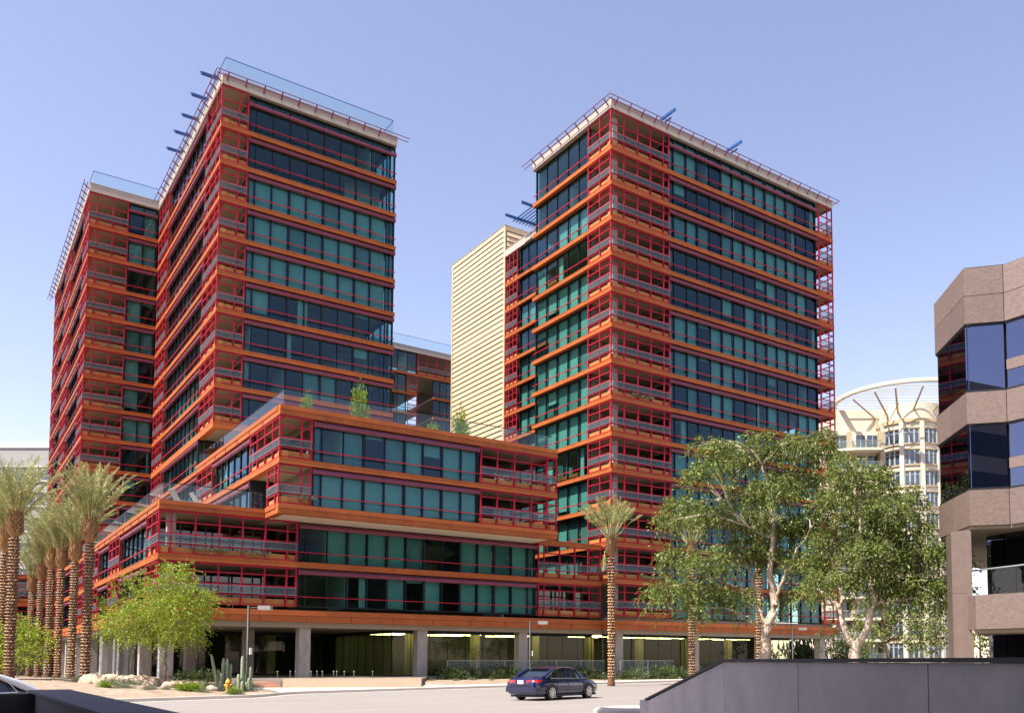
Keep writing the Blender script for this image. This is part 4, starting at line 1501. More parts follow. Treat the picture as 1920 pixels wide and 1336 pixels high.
# big gum trees at the right
DC1 = 45.0
b1 = at(1430, DC1, 0)
P = lambda x, y, o=0: px(x, y, DC1 + o)
limbs = [([b1, P(1432, 1235), P(1437, 1180), P(1452, 1135)], .30, .22),
         ([P(1437, 1175), P(1420, 1140, .3), P(1412, 1090, .6), P(1395, 1040, .6)], .15, .05),
         ([P(1452, 1135), P(1446, 1090), P(1449, 1020, -.3), P(1446, 950), P(1436, 890), P(1415, 850)], .21, .05),
         ([P(1452, 1130), P(1462, 1100, -.4), P(1490, 1040, -.6), P(1520, 990, -.8)], .12, .04),
         ([P(1447, 1010), P(1400, 985, -.7), P(1370, 950, -1.2)], .08, .03),
         ([P(1446, 950), P(1470, 905, .7), P(1500, 850, 1.0)], .09, .03),
         ([P(1440, 920), P(1400, 925, .4), P(1355, 938, .8)], .06, .02)]
lob = lobes_px([(1400, 850, 40), (1425, 822, 26), (1352, 838, 30), (1318, 830, 18), (1335, 880, 34), (1300, 888, 20), (1470, 845, 38), (1500, 822, 22), (1285, 950, 40), (1258, 975, 22), (1340, 965, 40), (1395, 930, 42), (1450, 915, 44),
                (1500, 900, 42), (1535, 845, 32), (1548, 812, 18), (1268, 1040, 36), (1330, 1050, 42), (1395, 1030, 40), (1450, 1040, 40), (1250, 1100, 32), (1232, 1118, 16), (1310, 1105, 40), (1375, 1120, 36), (1510, 980, 44), (1520, 1055, 40), (1475, 1118, 26), (1420, 985, 36), (1300, 1140, 20), (1480, 990, 36)], DC1, 1.8, .54, .90)
tree('gum_tree', 'large gum tree with pale forked trunk before the right tower', 'tree', b1, limbs, lob, M_EUC, M_BARK, 270, 15, .8, .19, .066, .7, thin=.026)
DC2 = 41.0
b2 = at(1603, DC2, 0)
P = lambda x, y, o=0: px(x, y, DC2 + o)
limbs = [([b2, P(1602, 1240), P(1603, 1215)], .30, .26),
         ([P(1602, 1218), P(1585, 1180, .3), P(1575, 1140, .4), P(1550, 1115, .5), P(1515, 1095, .8)], .19, .06),
         ([P(1604, 1218), P(1625, 1180, -.3), P(1640, 1130, -.4), P(1628, 1070, -.2), P(1612, 1000), P(1605, 930), P(1612, 880)], .20, .05),
         ([P(1640, 1135), P(1670, 1105, -.5), P(1715, 1085, -.9), P(1760, 1075, -1.0)], .08, .03),
         ([P(1628, 1070), P(1660, 1030, .6), P(1690, 980, 1.0)], .08, .03),
         ([P(1575, 1140), P(1570, 1070, .5), P(1555, 1000, .6)], .10, .03)]
lob = lobes_px([(1598, 900, 38), (1640, 895, 34), (1565, 935, 38), (1610, 965, 42), (1660, 950, 40), (1705, 985, 38), (1560, 1010, 40), (1620, 1030, 44), (1675, 1035, 42), (1728, 1028, 38), (1772, 1038, 32), (1798, 1050, 16),
                (1545, 1085, 34), (1600, 1085, 34), (1680, 1100, 40), (1735, 1098, 38), (1782, 1100, 30), (1582, 868, 28), (1695, 925, 26), (1716, 948, 18), (1790, 1135, 22), (1650, 1000, 40), (1700, 1055, 36), (1640, 1075, 36), (1515, 1105, 20), (1812, 1112, 14)], DC2, 1.7, .54, .92)
tree('gum_tree', 'second gum tree with a V shaped trunk beside the granite building', 'tree', b2, limbs, lob, M_EUC, M_BARK, 280, 15, .75, .18, .062, .7, thin=.026)
for i, (x, D, cs, lab) in enumerate([(1665, 56, [(1640, 1165, 36), (1690, 1150, 40), (1660, 1120, 38), (1710, 1190, 34), (1620, 1190, 30)], 'small bushy tree behind the V shaped gum trunk'),
                                     (1760, 60, [(1745, 1160, 40), (1780, 1190, 34), (1735, 1200, 34), (1765, 1120, 30)], 'small bushy tree close behind the granite pier'),
                                     (1842, 55, [(1838, 1140, 30), (1850, 1180, 32), (1835, 1205, 30)], 'leafy tree seen through the gap beside the granite pier'),
                                     (1560, 86, [(1560, 1200, 30), (1575, 1180, 26), (1590, 1215, 28)], 'dark shrub tree past the far end of the right tower')]):
    b = at(x, D, 0)
    tree('small_tree', lab, 'tree', b, [([b, b + Vector((.1, .1, 1.6)), b + Vector((-.2, .1, 3.2))], .12, .04)], lobes_px(cs, D, 1.0), M_SHRUB if i == 3 else M_EUC, M_BARK2, 130, 9, .6, .26, .10, .3)

# bright mesquites at the left
D3 = 46.0
b3 = at(310, D3, .15)
P = lambda x, y, o=0: px(x, y, D3 + o)
limbs = [([b3, P(311, 1270), P(309, 1235), P(313, 1205)], .10, .06), ([P(312, 1210), P(290, 1170, .3), P(265, 1140, .4)], .05, .02), ([P(313, 1207), P(335, 1160, -.3), P(350, 1110, -.4)], .05, .02), ([P(310, 1215), P(318, 1150), P(315, 1100)], .05, .02)]
lob = lobes_px([(330, 1085, 30), (300, 1105, 32), (360, 1115, 34), (385, 1140, 22), (325, 1135, 40), (275, 1135, 32), (290, 1165, 36), (340, 1170, 36), (375, 1165, 26), (250, 1160, 30), (310, 1190, 32), (355, 1195, 22), (225, 1175, 24), (265, 1190, 24), (345, 1068, 16), (318, 1062, 14), (400, 1125, 14), (205, 1160, 18)], D3, 1.2, .7, .82)
tree('mesquite_tree', 'bright green mesquite tree standing in the boulder bed', 'tree', b3, limbs, lob, M_MESQ, M_BARK2, 430, 13, .62, .115, .05, .35, thin=.014)
D4 = 55.0
b4 = at(250, D4, .3)
P = lambda x, y, o=0: px(x, y, D4 + o)
lob = lobes_px([(235, 1100, 26), (255, 1085, 22), (215, 1130, 26), (200, 1160, 24), (235, 1150, 28), (190, 1185, 20), (215, 1195, 20), (245, 1190, 20)], D4, 1.0)
tree('mesquite_tree', 'thin airy mesquite tree behind the bright one, against the podium', 'tree', b4, [([b4, P(249, 1230), P(246, 1180)], .09, .05), ([P(247, 1190), P(225, 1150), P(215, 1120)], .04, .015), ([P(246, 1185), P(252, 1120), P(250, 1090)], .04, .015)], lob, M_MESQ, M_BARK2, 210, 10, .5, .15, .065, .3, thin=.014)
D5 = 50.0
b5 = at(34, D5, .3)
P = lambda x, y, o=0: px(x, y, D5 + o)
lob = lobes_px([(20, 1180, 26), (50, 1185, 26), (75, 1200, 22), (30, 1210, 28), (60, 1225, 24), (5, 1205, 26), (-25, 1195, 26), (10, 1235, 22), (45, 1165, 18)], D5, .9)
tree('mesquite_tree', 'low green mesquite tree at the left edge under the palms', 'tree', b5, [([b5, P(36, 1250), P(32, 1215)], .08, .05), ([P(33, 1225), P(15, 1195), P(5, 1185)], .04, .015), ([P(33, 1220), P(52, 1190), P(62, 1180)], .04, .015)], lob, M_MESQ, M_BARK2, 380, 10, .45, .15, .07, .25, thin=.014)

# ---- date palms


def palm_trunk_mesh(H=8.0):
    mb = MB()
    mb.lathe([(.36, -.3), (.33, .1), (.235, .55), (.215, H * .5), (.215, H - .05)], M_BOOT, (0, 0, 0), 14)
    rows = int((H - .5) / .175)
    for r in range(rows):
        z = .45 + r * .175 + .015 * rng.normal()
        nb = 8
        for k in range(nb):
            t = 2 * math.pi * (k + .5 * (r % 2) + .12 * rng.normal()) / nb
            ra = .222; w = .095 * rng.uniform(.8, 1.1); out = .10 + .06 * rng.random(); h = .15
            ct, st_ = math.cos(t), math.sin(t)
            rad = Vector((ct, st_, 0)); tan = Vector((-st_, ct, 0))
            c = rad * ra + Vector((0, 0, z))
            a = c - tan * w; b = c + tan * w; lo = c - Vector((0, 0, h)) - rad * .02
            tip = c + rad * out + Vector((0, 0, .03)); up = c + Vector((0, 0, .075)) - rad * .01
            mb.add([a, b, tip, lo, up], [(3, 1, 2), (3, 2, 0)], M_BOOT)
            mb.add([a, b, tip, up], [(0, 2, 3), (2, 1, 3)], M_BOOTL)
    return mb.mesh('palm_trunk')


def palm_heart_mesh(h=1.25, R=.40):
    mb = MB()
    M_HEART = mat('palm_heart_fibre', (0.33, 0.19, 0.085), 0.95, 0, 0.35, 9, 0.5, 30)
    mb.lathe([(.2, -.15), (R * .8, .05), (R, .35), (R * .97, h * .7), (R * .6, h), (.12, h + .2)], M_HEART, (0, 0, 0), 14)
    for r in range(9):
        z = .05 + r * (h / 9)
        rr = R * (1 - .45 * (r / 9) ** 2)
        for k in range(11):
            t = 2 * math.pi * (k + .5 * (r % 2)) / 11 + rng.normal() * .06
            rad = Vector((math.cos(t), math.sin(t), 0)); tan = Vector((-math.sin(t), math.cos(t), 0))
            c = rad * rr + Vector((0, 0, z)); w = .085
            tip = c + rad * .14 + Vector((0, 0, .19 + .08 * rng.random()))
            mb.add([c - tan * w, c + tan * w, tip + tan * .05, tip - tan * .05, c + rad * .03 + Vector((0, 0, .16))], [(0, 1, 2, 3), (1, 4, 2), (0, 3, 4)], M_HEART)
            mb.add([tip - tan * .05, tip + tan * .05, tip - rad * .09 + tan * .03, tip - rad * .09 - tan * .03], [(0, 1, 2, 3)], M_BOOTL)
    return mb.mesh('palm_heart')


def frond_arrays(n, L, amin, amax, bare, leaf, bend):
    """n feather fronds: returns leaflet quads and stalk tubes"""
    V = []; mb = MB()
    for i in range(n):
        az = 2 * math.pi * (i * .381966 + .03 * rng.normal())
        inc = math.radians(amin + (amax - amin) * ((i + .5) / n) ** .8 + rng.normal() * 2.5)
        Li = L * rng.uniform(.82, 1.1)
        h = np.array([math.cos(az), math.sin(az), 0.0])
        pts = []; p = h * .12; steps = 12; a = inc
        for s in range(steps + 1):
            pts.append(p.copy())
            a2 = a + bend * (s / steps) ** 2.2 * rng.uniform(.7, 1.2)
            p = p + (h * math.sin(a2) + np.array([0, 0, math.cos(a2)])) * Li / steps
        pts = np.array(pts)
        mb.tube([tuple(q) for q in pts[::2]], [.028, .024, .02, .016, .012, .008, .004], M_STALK, 4, cap=False)
        m = 46
        ts = np.linspace(bare, .995, m)
        idx = ts * steps
        k = np.minimum(idx.astype(int), steps - 1); fr = (idx - k)[:, None]
        c = pts[k] * (1 - fr) + pts[k + 1] * fr
        dr = unit(pts[k + 1] - pts[k])
        side = unit(np.cross(dr, np.array([-h[1], h[0], 0]) * 0 + np.array([h[1], -h[0], 0])) * .25 + np.array([h[1], -h[0], 0]))
        for sgn in (-1, 1):
            ll = leaf * np.sin(np.clip((ts - bare) / (1 - bare), 0, 1) * 2.5 + .55)[:, None] * rng.uniform(.8, 1.15, (m, 1))
            ax_ = unit(dr * .95 + side * sgn * .75 + rng.normal(size=(m, 3)) * .16)
            wv = unit(np.cross(ax_, rng.normal(size=(m, 3)) * .4 + dr)) * .017
            e = c + ax_ * ll + np.array([0, 0, -.10]) * ll
            mid = c + ax_ * ll * .5
            V.append(np.stack([c, mid + wv, e, mid - wv], 1).reshape(-1, 3))
    v = np.concatenate(V)
    return v, np.arange(len(v)).reshape(-1, 4), mb


TRUNK = palm_trunk_mesh()
HEART = palm_heart_mesh()
CROWNS = []
for spec in ((40, 3.8, 2, 30, .20, .56, .65), (36, 3.6, 1, 34, .24, .52, .85), (40, 2.9, 2, 42, .52, .50, .55)):
    v, f, mb = frond_arrays(*spec)
    o = raw('fronds', v, f, M_FROND); me = o.data; bpy.data.objects.remove(o)
    CROWNS.append((me, mb.mesh('frond_stalks')))
palms = [
    (162.5, 49.5, .55, 7.9, 0, 'date palm at the right end of the left row, nearest the podium'),
    (136, 55, .42, 7.6, 1, 'date palm second from the right in the left row'),
    (110.5, 60, .40, 7.7, 0, 'date palm third from the right in the left row'),
    (92.5, 61, .45, 7.7, 1, 'date palm fourth from the right in the left row'),
    (73.5, 67, .5, 7.4, 0, 'slim date palm fifth from the right in the left row'),
    (56.5, 78, .3, 7.6, 1, 'smallest and farthest date palm in the left row'),
    (20, 47.5, .5, 8.0, 1, 'thick date palm second from the left edge of the picture'),
    (4, 51, .5, 7.6, 0, 'date palm cut by the left edge of the picture'),
    (1146, 61, .12, 8.95, 2, 'lone date palm with a tied frond tuft at the right tower corner'),
    (1297, 64, .3, 8.8, 2, 'date palm whose crown hides in the left side of the forked gum tree'),
    (1424, 66, .3, 9.4, 2, 'date palm standing right behind the forked gum trunk'),
]
for i, (x, D, zb, H, cv, lab) in enumerate(palms):
    b = at(x, D, zb)
    b.z = bed_z(b.x, b.y) if i < 8 else zb
    H = H + zb - b.z
    T = thing('date_palm', lab, 'palm', b, 'date palms', rz=rng.uniform(0, 6.28))
    lean = (rng.normal() * .008, rng.normal() * .008, 0)
    def add(nm, me, z, sc):
        o = bpy.data.objects.new(nm, me); COL.objects.link(o); o.parent = T; o.location = (0, 0, z); o.scale = sc; return o
    k = (.86 if i in (0, 6) else .80) * rng.uniform(.95, 1.06)
    add('trunk', TRUNK, 0, (k, k, H / 8.0))
    add('heart', HEART, H - .1, (k, k, 1.0))
    me, st_ = CROWNS[cv]
    q = .95 + .1 * rng.random()
    add('fronds', me, H + .75, (q, q, q)); add('frond_stalks', st_, H + .75, (q, q, q))
    if i == 8:     # one broken frond hanging down the trunk
        v, f, mb = frond_arrays(1, 1.7, 168, 170, .15, .42, .1)
        o = raw('dead_frond', v, f, M_FROND, T, (.32, -.2, H + .1)); 
        o2 = mb.build('dead_frond_stalk', None); o2.parent = T; o2.location = (.32, -.2, H + .1)

# ---- shrubs, sharing a few meshes


def shrub_mesh(n, ln, wd, m, flat=.8, up=.4):
    d = unit(rng.normal(size=(n, 3))); d[:, 2] = np.abs(d[:, 2])
    c = d * (rng.random((n, 1)) ** .45) * np.array([1, 1, flat])
    ph = rng.uniform(0, 6, 3); az = np.arctan2(d[:, 1], d[:, 0])
    c *= (1 + .28 * np.sin(3 * az + 4 * c[:, 2] + ph[0]) + .16 * np.sin(5 * az - 7 * c[:, 2] + ph[1]))[:, None]
    a = unit(d + rng.normal(size=(n, 3)) * .5 + np.array([0, 0, up]))
    v, f = leaf_arrays(c, a, ln, wd)
    o = raw('shrub', v, f, m); me = o.data; bpy.data.objects.remove(o)
    return me


SH = {'green': [shrub_mesh(700, .22, .09, M_SHRUB) for _ in range(2)], 'sage': [shrub_mesh(600, .24, .07, M_GREY) for _ in range(2)],
      'grass': [shrub_mesh(260, .75, .03, M_GREY, .25, 1.5)], 'lime': [shrub_mesh(2200, .20, .09, M_LIME, 1.6, .5) for _ in range(2)]}


def shrub(kind, p, r, label, group, h=1.0):
    me = SH[kind][int(rng.integers(len(SH[kind])))]
    o = bpy.data.objects.new('shrub', me); COL.objects.link(o)
    o.location = p; o.scale = (r, r, r * h); o.rotation_euler = (0, 0, rng.uniform(0, 6.28))
    tag(o, label, 'shrub', group)
    return o


for i in range(26):       # in front of the lobby fence
    X = 31.0 + i * .95 + rng.normal() * .15
    y = (VP - 1.7 if X < 45.5 else V3 - 1.7) + rng.normal() * .25
    shrub('green' if rng.random() < .7 else 'sage', (X, y, bed_z(X, y) - .05), rng.uniform(.65, 1.05), 'dark green shrub in the shaded row along the lobby fence', 'lobby shrubs', rng.uniform(1.0, 1.5))
for i in range(16):
    X = 28.0 + i * 1.5; y = 56.8 + rng.normal() * .5 + (X - 28) * .05
    shrub('sage', (X, y, bed_z(X, y) - .03), rng.uniform(.14, .26), 'tiny grey green shrub dotting the gravel before the lobby', 'gravel shrubs')
for i in range(39):
    x = rng.uniform(150, 480); D = rng.uniform(44.5, 50)
    p = at(x, D); p.z = bed_z(p.x, p.y) - .03
    if x > 330 and D < 45: continue
    shrub('sage' if i % 3 else 'grass', p, rng.uniform(.28, .52), 'low sage green tuft in the boulder bed', 'boulder bed tufts')
for i in range(24):
    x = rng.uniform(195, 475); D = rng.uniform(41.5, 45)
    p = at(x, D); p.z = bed_z(p.x, p.y) - .03
    if p.z < .08: continue
    shrub('lime' if i % 4 == 0 else 'sage', p, rng.uniform(.22, .40), 'small tuft near the kerb', 'kerb tufts', .7)
for x in (345, 362, 385, 402, 420, 440, 455, 470):
    p = at(x, 51 + rng.uniform(-1, 1)); p.z = bed_z(p.x, p.y)
    shrub('sage', p, rng.uniform(.35, .55), 'silvery shrub behind the cacti under the podium', 'shrubs behind the cacti')
for x in (350, 375, 398):
    p = at(x, 57); p.z = .3
    shrub('green', p, rng.uniform(.8, 1.1), 'dark shrub in the deep shade under the podium corner', 'shade shrubs')
for x, D in ((95, 52), (105, 54), (128, 51), (148, 49), (175, 50), (190, 52), (205, 53)):
    p = at(x, D, .35)
    shrub('green' if x % 2 else 'grass', p, rng.uniform(.35, .6), 'low green plant among the feet of the left palms', 'palm foot plants')
for X, Y, r in ((79, 61, 1.5), (80.5, 64, 1.8), (79.5, 68, 1.7), (82, 71, 2.0), (78.6, 74.5, 1.6)):
    shrub('green', (X, Y, .1), r * 1.3, 'tall dark shrub beyond the far end of the lobby', 'far lobby shrubs', 2.0)
for X, Y in ((32.5, VP + 4.0), (35.6, VP + 5.2), (41.5, VP + 3.8), (43.2, VP + 4.6), (51, V3 + 4.2), (54.5, V3 + 5.0), (60.5, V3 + 4.0), (63, V3 + 5.2)):
    shrub('green', (X, Y, .5), .75, 'indoor plant in the glazed lobby', 'lobby plants', 2.0)
order([o for o in scene.objects if o.get('group') == 'lobby plants'], 'tall green indoor plant, {} from the left inside the glazed lobby')
# roof terrace plants
for x, r, h, lab in ((20.1, .42, 2.3, 'slim lime green bush nearest the terrace corner'), (23.85, .62, 2.7, 'tallest lime green conifer on the roof terrace'), (29.6, .52, 1.3, 'round light bush left of the beige core'), (31.95, .58, 2.6, 'tall lime conifer in front of the beige core')):
    o = shrub('lime', (x, 61.4, 18.45), r, lab, None, h)
    o['category'] = 'bush'
for x in (21.9, 22.4, 25.2, 26.3, 27.2, 27.8, 28.4, 33.6, 34.4):
    shrub('sage', (x, 60.9, 18.5), rng.uniform(.3, .45), 'low pale grass clump along the glass rail of the roof terrace', 'roof terrace grasses')
for y in (69, 70.2, 71.5, 73, 74.5, 77, 79):
    shrub('lime', (11.95, y, 11.9), rng.uniform(.5, .75), 'green bush behind the glass rail of the podium terrace', 'podium terrace bushes', .75)
# trailing plants spilling from balcony planters
for X, Y, Z, n, lab in ((12.8, V2 - .02, zk(7) + .55, 5, 'lower pale trailing plant on the rear left tower'), (12.6, V2 - .02, zk(9) + .5, 4, 'upper pale trailing plant on the rear left tower'), (48.5, V3 - .02, zk(6) + .85, 6, 'pale trailing plant high on the corner of the right tower'),
                        (49.5, V3 - .02, zk(1) + .75, 7, 'pale trailing plant low on the right tower beside the lone palm'), (13, VP - .02, 9.0, 6, 'pale trailing plant at the corner balcony of the podium'), (16, VP - .02, 9.0, 5, 'pale trailing plant on the podium balcony further right'), (19.0, VM - .02, 12.6, 3, 'pale trailing plant on the middle block lower corner balcony')):
    c_ = np.stack([np.linspace(0, n * .42, n * 70), rng.normal(size=n * 70) * .05, rng.normal(size=n * 70) * .07], 1)
    v, f = leaf_arrays(c_, unit(rng.normal(size=(len(c_), 3)) + np.array([0, -.3, -.5])), .13, .05)
    tag(raw('trailing_plant', v, f, M_GREY, None, (X, Y + .1, Z)), lab, 'plant', 'balcony plants')

# ---- cacti
M_CACT = mat('cactus_skin', (0.26, 0.31, 0.20), 0.7, 0, 0.2, 8, 0.3, 40)


def cactus(label, base, stems):
    T = thing('cactus', label, 'cactus', base)
    for dx, dy, lx, h, r in stems:
        mb = MB(); n = 18
        prof = [(0, .9), (.12, 1.0), (.5, 1.0), (.85, .95), (.94, .75), (.985, .42), (1.0, .08)]
        vs = []; fs = []
        for t, k in prof:
            for j in range(n):
                a = 2 * math.pi * j / n
                rr = r * k * (1.0 if j % 2 else .76)
                vs.append((base[0] + dx + lx * t + rr * math.cos(a), base[1] + dy + rr * math.sin(a), base[2] + h * t - .05))
        for i in range(len(prof) - 1):
            for j in range(n):
                fs.append((i * n + j, i * n + (j + 1) % n, (i + 1) * n + (j + 1) % n, (i + 1) * n + j))
        fs.append(tuple(range((len(prof) - 1) * n, len(prof) * n)))
        mb.add(vs, fs, M_CACT, True)
        mb.build('stem', T)


p = at(418, 46); p.z = .16
cactus('tall columnar cactus cluster left of the first lamp post', p, [(-.12, 0, -.42, 1.95, .075), (.05, .05, .03, 1.75, .09), (.22, .0, .03, 1.72, .085), (.36, .06, .08, 1.45, .09), (-.03, -.1, -.02, .95, .08), (.15, .1, 0, .6, .07)])
p = at(457, 45); p.z = .15
cactus('columnar cactus cluster at the foot of the first lamp post', p, [(.0, .1, .0, 1.85, .085), (-.16, 0, -.04, .95, .09), (.1, .15, .06, 1.0, .09), (.36, .1, .05, 1.3, .085), (.30, -.02, .0, .75, .08), (-.05, -.1, .02, .6, .08), (.2, 0, 0, .55, .07)])

# ---- boulders
M_ROCK = mat('tan_boulder', (0.50, 0.38, 0.28), 0.9, 0, 0.25, 2.5, 0.5, 14)
rock_meshes = []
for s in range(5):
    r_ = np.random.default_rng(s)
    mb = MB()
    n, m_ = 12, 8
    vs = []; fs = []
    ph = r_.uniform(0, 6, 6)
    for i in range(m_ + 1):
        th = math.pi * i / m_
        for j in range(n):
            a = 2 * math.pi * j / n
            rr = 1 + .16 * math.sin(2 * a + ph[0]) * math.sin(th) + .12 * math.sin(3 * a + ph[1] + 2 * th) + .07 * r_.normal()
            vs.append((rr * math.sin(th) * math.cos(a), .8 * rr * math.sin(th) * math.sin(a), .72 * rr * math.cos(th)))
    for i in range(m_):
        for j in range(n):
            fs.append((i * n + j, (i + 1) * n + j, (i + 1) * n + (j + 1) % n, i * n + (j + 1) % n))
    mb.add(vs, fs, M_ROCK, s % 2 == 0)
    rock_meshes.append(mb.mesh('boulder'))
for i, (x, D, s) in enumerate([(175, 46.5, .42), (196, 46, .40), (213, 46.3, .46), (233, 45.8, .40), (250, 46.2, .48), (268, 46.4, .50), (288, 46, .44), (300, 47, .40), (330, 46, .34), (205, 47.6, .45), (225, 47.8, .42), (245, 48, .45), (262, 48, .40),
                               (185, 48, .35), (283, 48, .38), (345, 45.2, .3), (362, 45.6, .28), (378, 46, .30), (160, 47.5, .3), (316, 45, .26), (400, 45, .25), (440, 46.5, .28)]):
    p = at(x, D); z = bed_z(p.x, p.y)
    o = bpy.data.objects.new('boulder', rock_meshes[i % 5]); COL.objects.link(o)
    s *= 1.15; o.location = (p.x, p.y, z + s * .22); o.scale = (s, s, s); o.rotation_euler = (rng.normal() * .2, rng.normal() * .2, rng.uniform(0, 6.28))
    tag(o, 'rounded tan boulder in the bed below the left palms and mesquite', 'boulder', 'boulders in the bed')

order([o for o in scene.objects if o.get('group') == 'lobby shrubs'], 'dark green shrub, {} from the left in the shaded row along the lobby fence')
order([o for o in scene.objects if o.get('group') == 'gravel shrubs'], 'tiny grey green shrub, {} from the left on the gravel before the lobby')
order([o for o in scene.objects if o.get('group') == 'boulder bed tufts'], 'low sage green tuft, {} from the left in the boulder bed')
order([o for o in scene.objects if o.get('group') == 'shrubs behind the cacti'], 'silvery shrub, {} from the left behind the cacti under the podium')
order([o for o in scene.objects if o.get('group') == 'shade shrubs'], 'dark shrub, {} from the left in the deep shade under the podium corner')
order([o for o in scene.objects if o.get('group') == 'palm foot plants'], 'low green plant, {} from the left among the feet of the left palms')
order([o for o in scene.objects if o.get('group') == 'roof terrace grasses'], 'low pale grass clump, {} from the left along the roof terrace rail')
order([o for o in scene.objects if o.get('group') == 'podium terrace bushes'], 'green bush, {} from the left behind the podium terrace rail')
order([o for o in scene.objects if o.get('group') == 'boulders in the bed'], 'rounded tan boulder, {} from the left in the bed below the palms')
order([o for o in scene.objects if o.get('group') == 'far lobby shrubs'], 'tall dark shrub, {} from the left beyond the far end of the lobby')
order([o for o in scene.objects if o.get('group') == 'kerb tufts'], 'small green tuft, {} from the left along the kerb of the boulder bed')

# ------------------------------------------------------------------ street furniture
M_LAMPH = mat('lamp_head_grey', (0.26, 0.25, 0.24), 0.5, 0.1, 0.05, 3)
M_POLE = mat('lamp_pole_brown', (0.03, 0.025, 0.022), 0.5, 0.3, 0.1, 5)
M_SIGN = mat('sign_white', (0.75, 0.75, 0.73), 0.5, 0, 0.03, 2)


def street_lamp(label, p, H, sign=True, dirv=RGT, polem=M_POLE):
    T = thing('street_lamp', label, 'street lamp', p, 'street lamps')
    mb = MB(); mb.lathe([(.10, -.05), (.10, .06), (.09, .08), (.08, .1), (.07, H), (0, H + .01)], polem, p, 12); mb.build('pole', T)
    t = Vector(p) + Vector((0, 0, H - .1))
    mb = MB(); mb.tube([t, t + dirv * .55 + Vector((0, 0, .0))], .03, polem, 8); mb.build('arm', T)
    c = t + dirv * .62
    mb = MB(); mb.obox(c + dirv * .24, dirv, Vector((-dirv.y, dirv.x, 0)), Vector((0, 0, 1)), .32, .19, .10, M_LAMPH); mb.build('lamp_head', T)
    mb = MB(); mb.obox(c + dirv * .24 + Vector((0, 0, -.105)), dirv, Vector((-dirv.y, dirv.x, 0)), Vector((0, 0, 1)), .26, .14, .008, M_SIGN); mb.build('lens', T)
    if sign:
        s = Vector(p) + Vector((0, 0, 2.1)) + dirv * .16
        mb = MB(); mb.obox(s, dirv, Vector((-dirv.y, dirv.x, 0)), Vector((0, 0, 1)), .02, .15, .17, M_SIGN); mb.build('sign_plate', T)
        mb = MB()
        for dz in (-.12, .12):
            mb.obox(s - dirv * .09 + Vector((0, 0, dz)), dirv, Vector((-dirv.y, dirv.x, 0)), Vector((0, 0, 1)), .07, .012, .008, M_STEEL)
        mb.build('sign_bracket', T)


street_lamp('brown street lamp among the cacti before the podium columns', at(465, 46.5, .1), 4.45)
street_lamp('street lamp standing just behind the blue car', at(994, 60, .1), 4.25)
street_lamp('dark street lamp by the far end of the right tower, behind the gum tree', at(1486, 76, .2), 4.3, sign=False)

# fire hydrant
M_HYD = mat('hydrant_yellow', (0.62, 0.33, 0.03), 0.5, 0, 0.1, 8)
hp = at(430, 44.8); hp.z = .14
hy = thing('fire_hydrant', 'yellow fire hydrant in front of the cacti', 'hydrant', hp)
mb = MB(); mb.lathe([(.16, 0), (.16, .05), (.10, .07), (.10, .42), (.13, .45), (.13, .50), (.11, .56), (.06, .63), (.03, .66), (.03, .70), (0, .71)], M_HYD, hp, 16); mb.build('body', hy)
for s in (-1, 1):
    mb = MB(); mb.tube([hp + Vector((0, 0, .36)), hp + RGT * (.18 * s) + Vector((0, 0, .36))], [.055, .055], M_HYD, 10); mb.build('side_cap', hy)
mb = MB(); mb.tube([hp + Vector((0, 0, .34)), hp - FWD * .19 + Vector((0, 0, .34))], [.075, .075], M_HYD, 12); mb.build('front_cap', hy)

# white tree stakes and poles at the left arcade
for x, D, top in ((190, 54, 1192), (215, 54.5, 1198), (262, 54, 1200), (300, 55, 1205)):
    p = at(x, D, .3); t = px(x, top, D)
    mb = MB(); mb.tube([p, (p.x, p.y, t.z)], .055, M_SIGN, 8)
    tag(mb.build('white_pole', None, p), 'slim white post', 'post', 'white posts')

order([o for o in scene.objects if o.get('group') == 'white posts'], 'slim white post, {} from the left beside the podium arcade')

# lounge chairs on the podium terrace
M_CHAIR = mat('white_sling', (0.42, 0.40, 0.38), 0.6, 0, 0.05, 4)
for i, (X, Y, rz, lab) in enumerate(((12.6, 64.6, .35, 'white sun lounger with raised back nearest the podium terrace corner'), (14.0, 65.2, .2, 'white sun lounger further along the podium terrace rail'))):
    T = thing('sun_lounger', lab, 'lounger', (X, Y, 12.0))
    dv = Vector((math.cos(rz), math.sin(rz), 0)); pv = Vector((-dv.y, dv.x, 0)); b = Vector((X, Y, 12.0))
    mb = MB(); mb.obox(b + dv * .65 + Vector((0, 0, .36)), dv, pv, Vector((0, 0, 1)), .65, .32, .03, M_CHAIR); mb.build('seat', T)
    bd = (dv * -.55 + Vector((0, 0, .84))).normalized()
    mb = MB(); mb.obox(b + Vector((0, 0, .38)) + bd * .42, bd, pv, bd.cross(pv), .42, .32, .025, M_CHAIR); mb.build('backrest', T)
    for a in (.1, 1.2):
        for s in (-1, 1):
            mb = MB(); q = b + dv * a + pv * (.28 * s); mb.tube([q, q + Vector((0, 0, .34))], .02, M_STEEL, 6); mb.build('leg', T)

# ------------------------------------------------------------------ cars
M_TYRE = mat('tyre', (0.012, 0.012, 0.013), 0.8, 0, 0.1, 20)
M_RIM = mat('alloy', (0.55, 0.55, 0.56), 0.3, 0.8, 0.03, 10)
M_CARG = mat('car_glass', (0.012, 0.016, 0.022), 0.04, 0, 0, 1, spec=0.9)
M_TAIL = mat('tail_lamp', (0.55, 0.01, 0.012), 0.15, 0, 0.05, 10, coat=1.0)
M_CHROME = mat('chrome', (0.7, 0.7, 0.72), 0.15, 1.0, 0, 1)


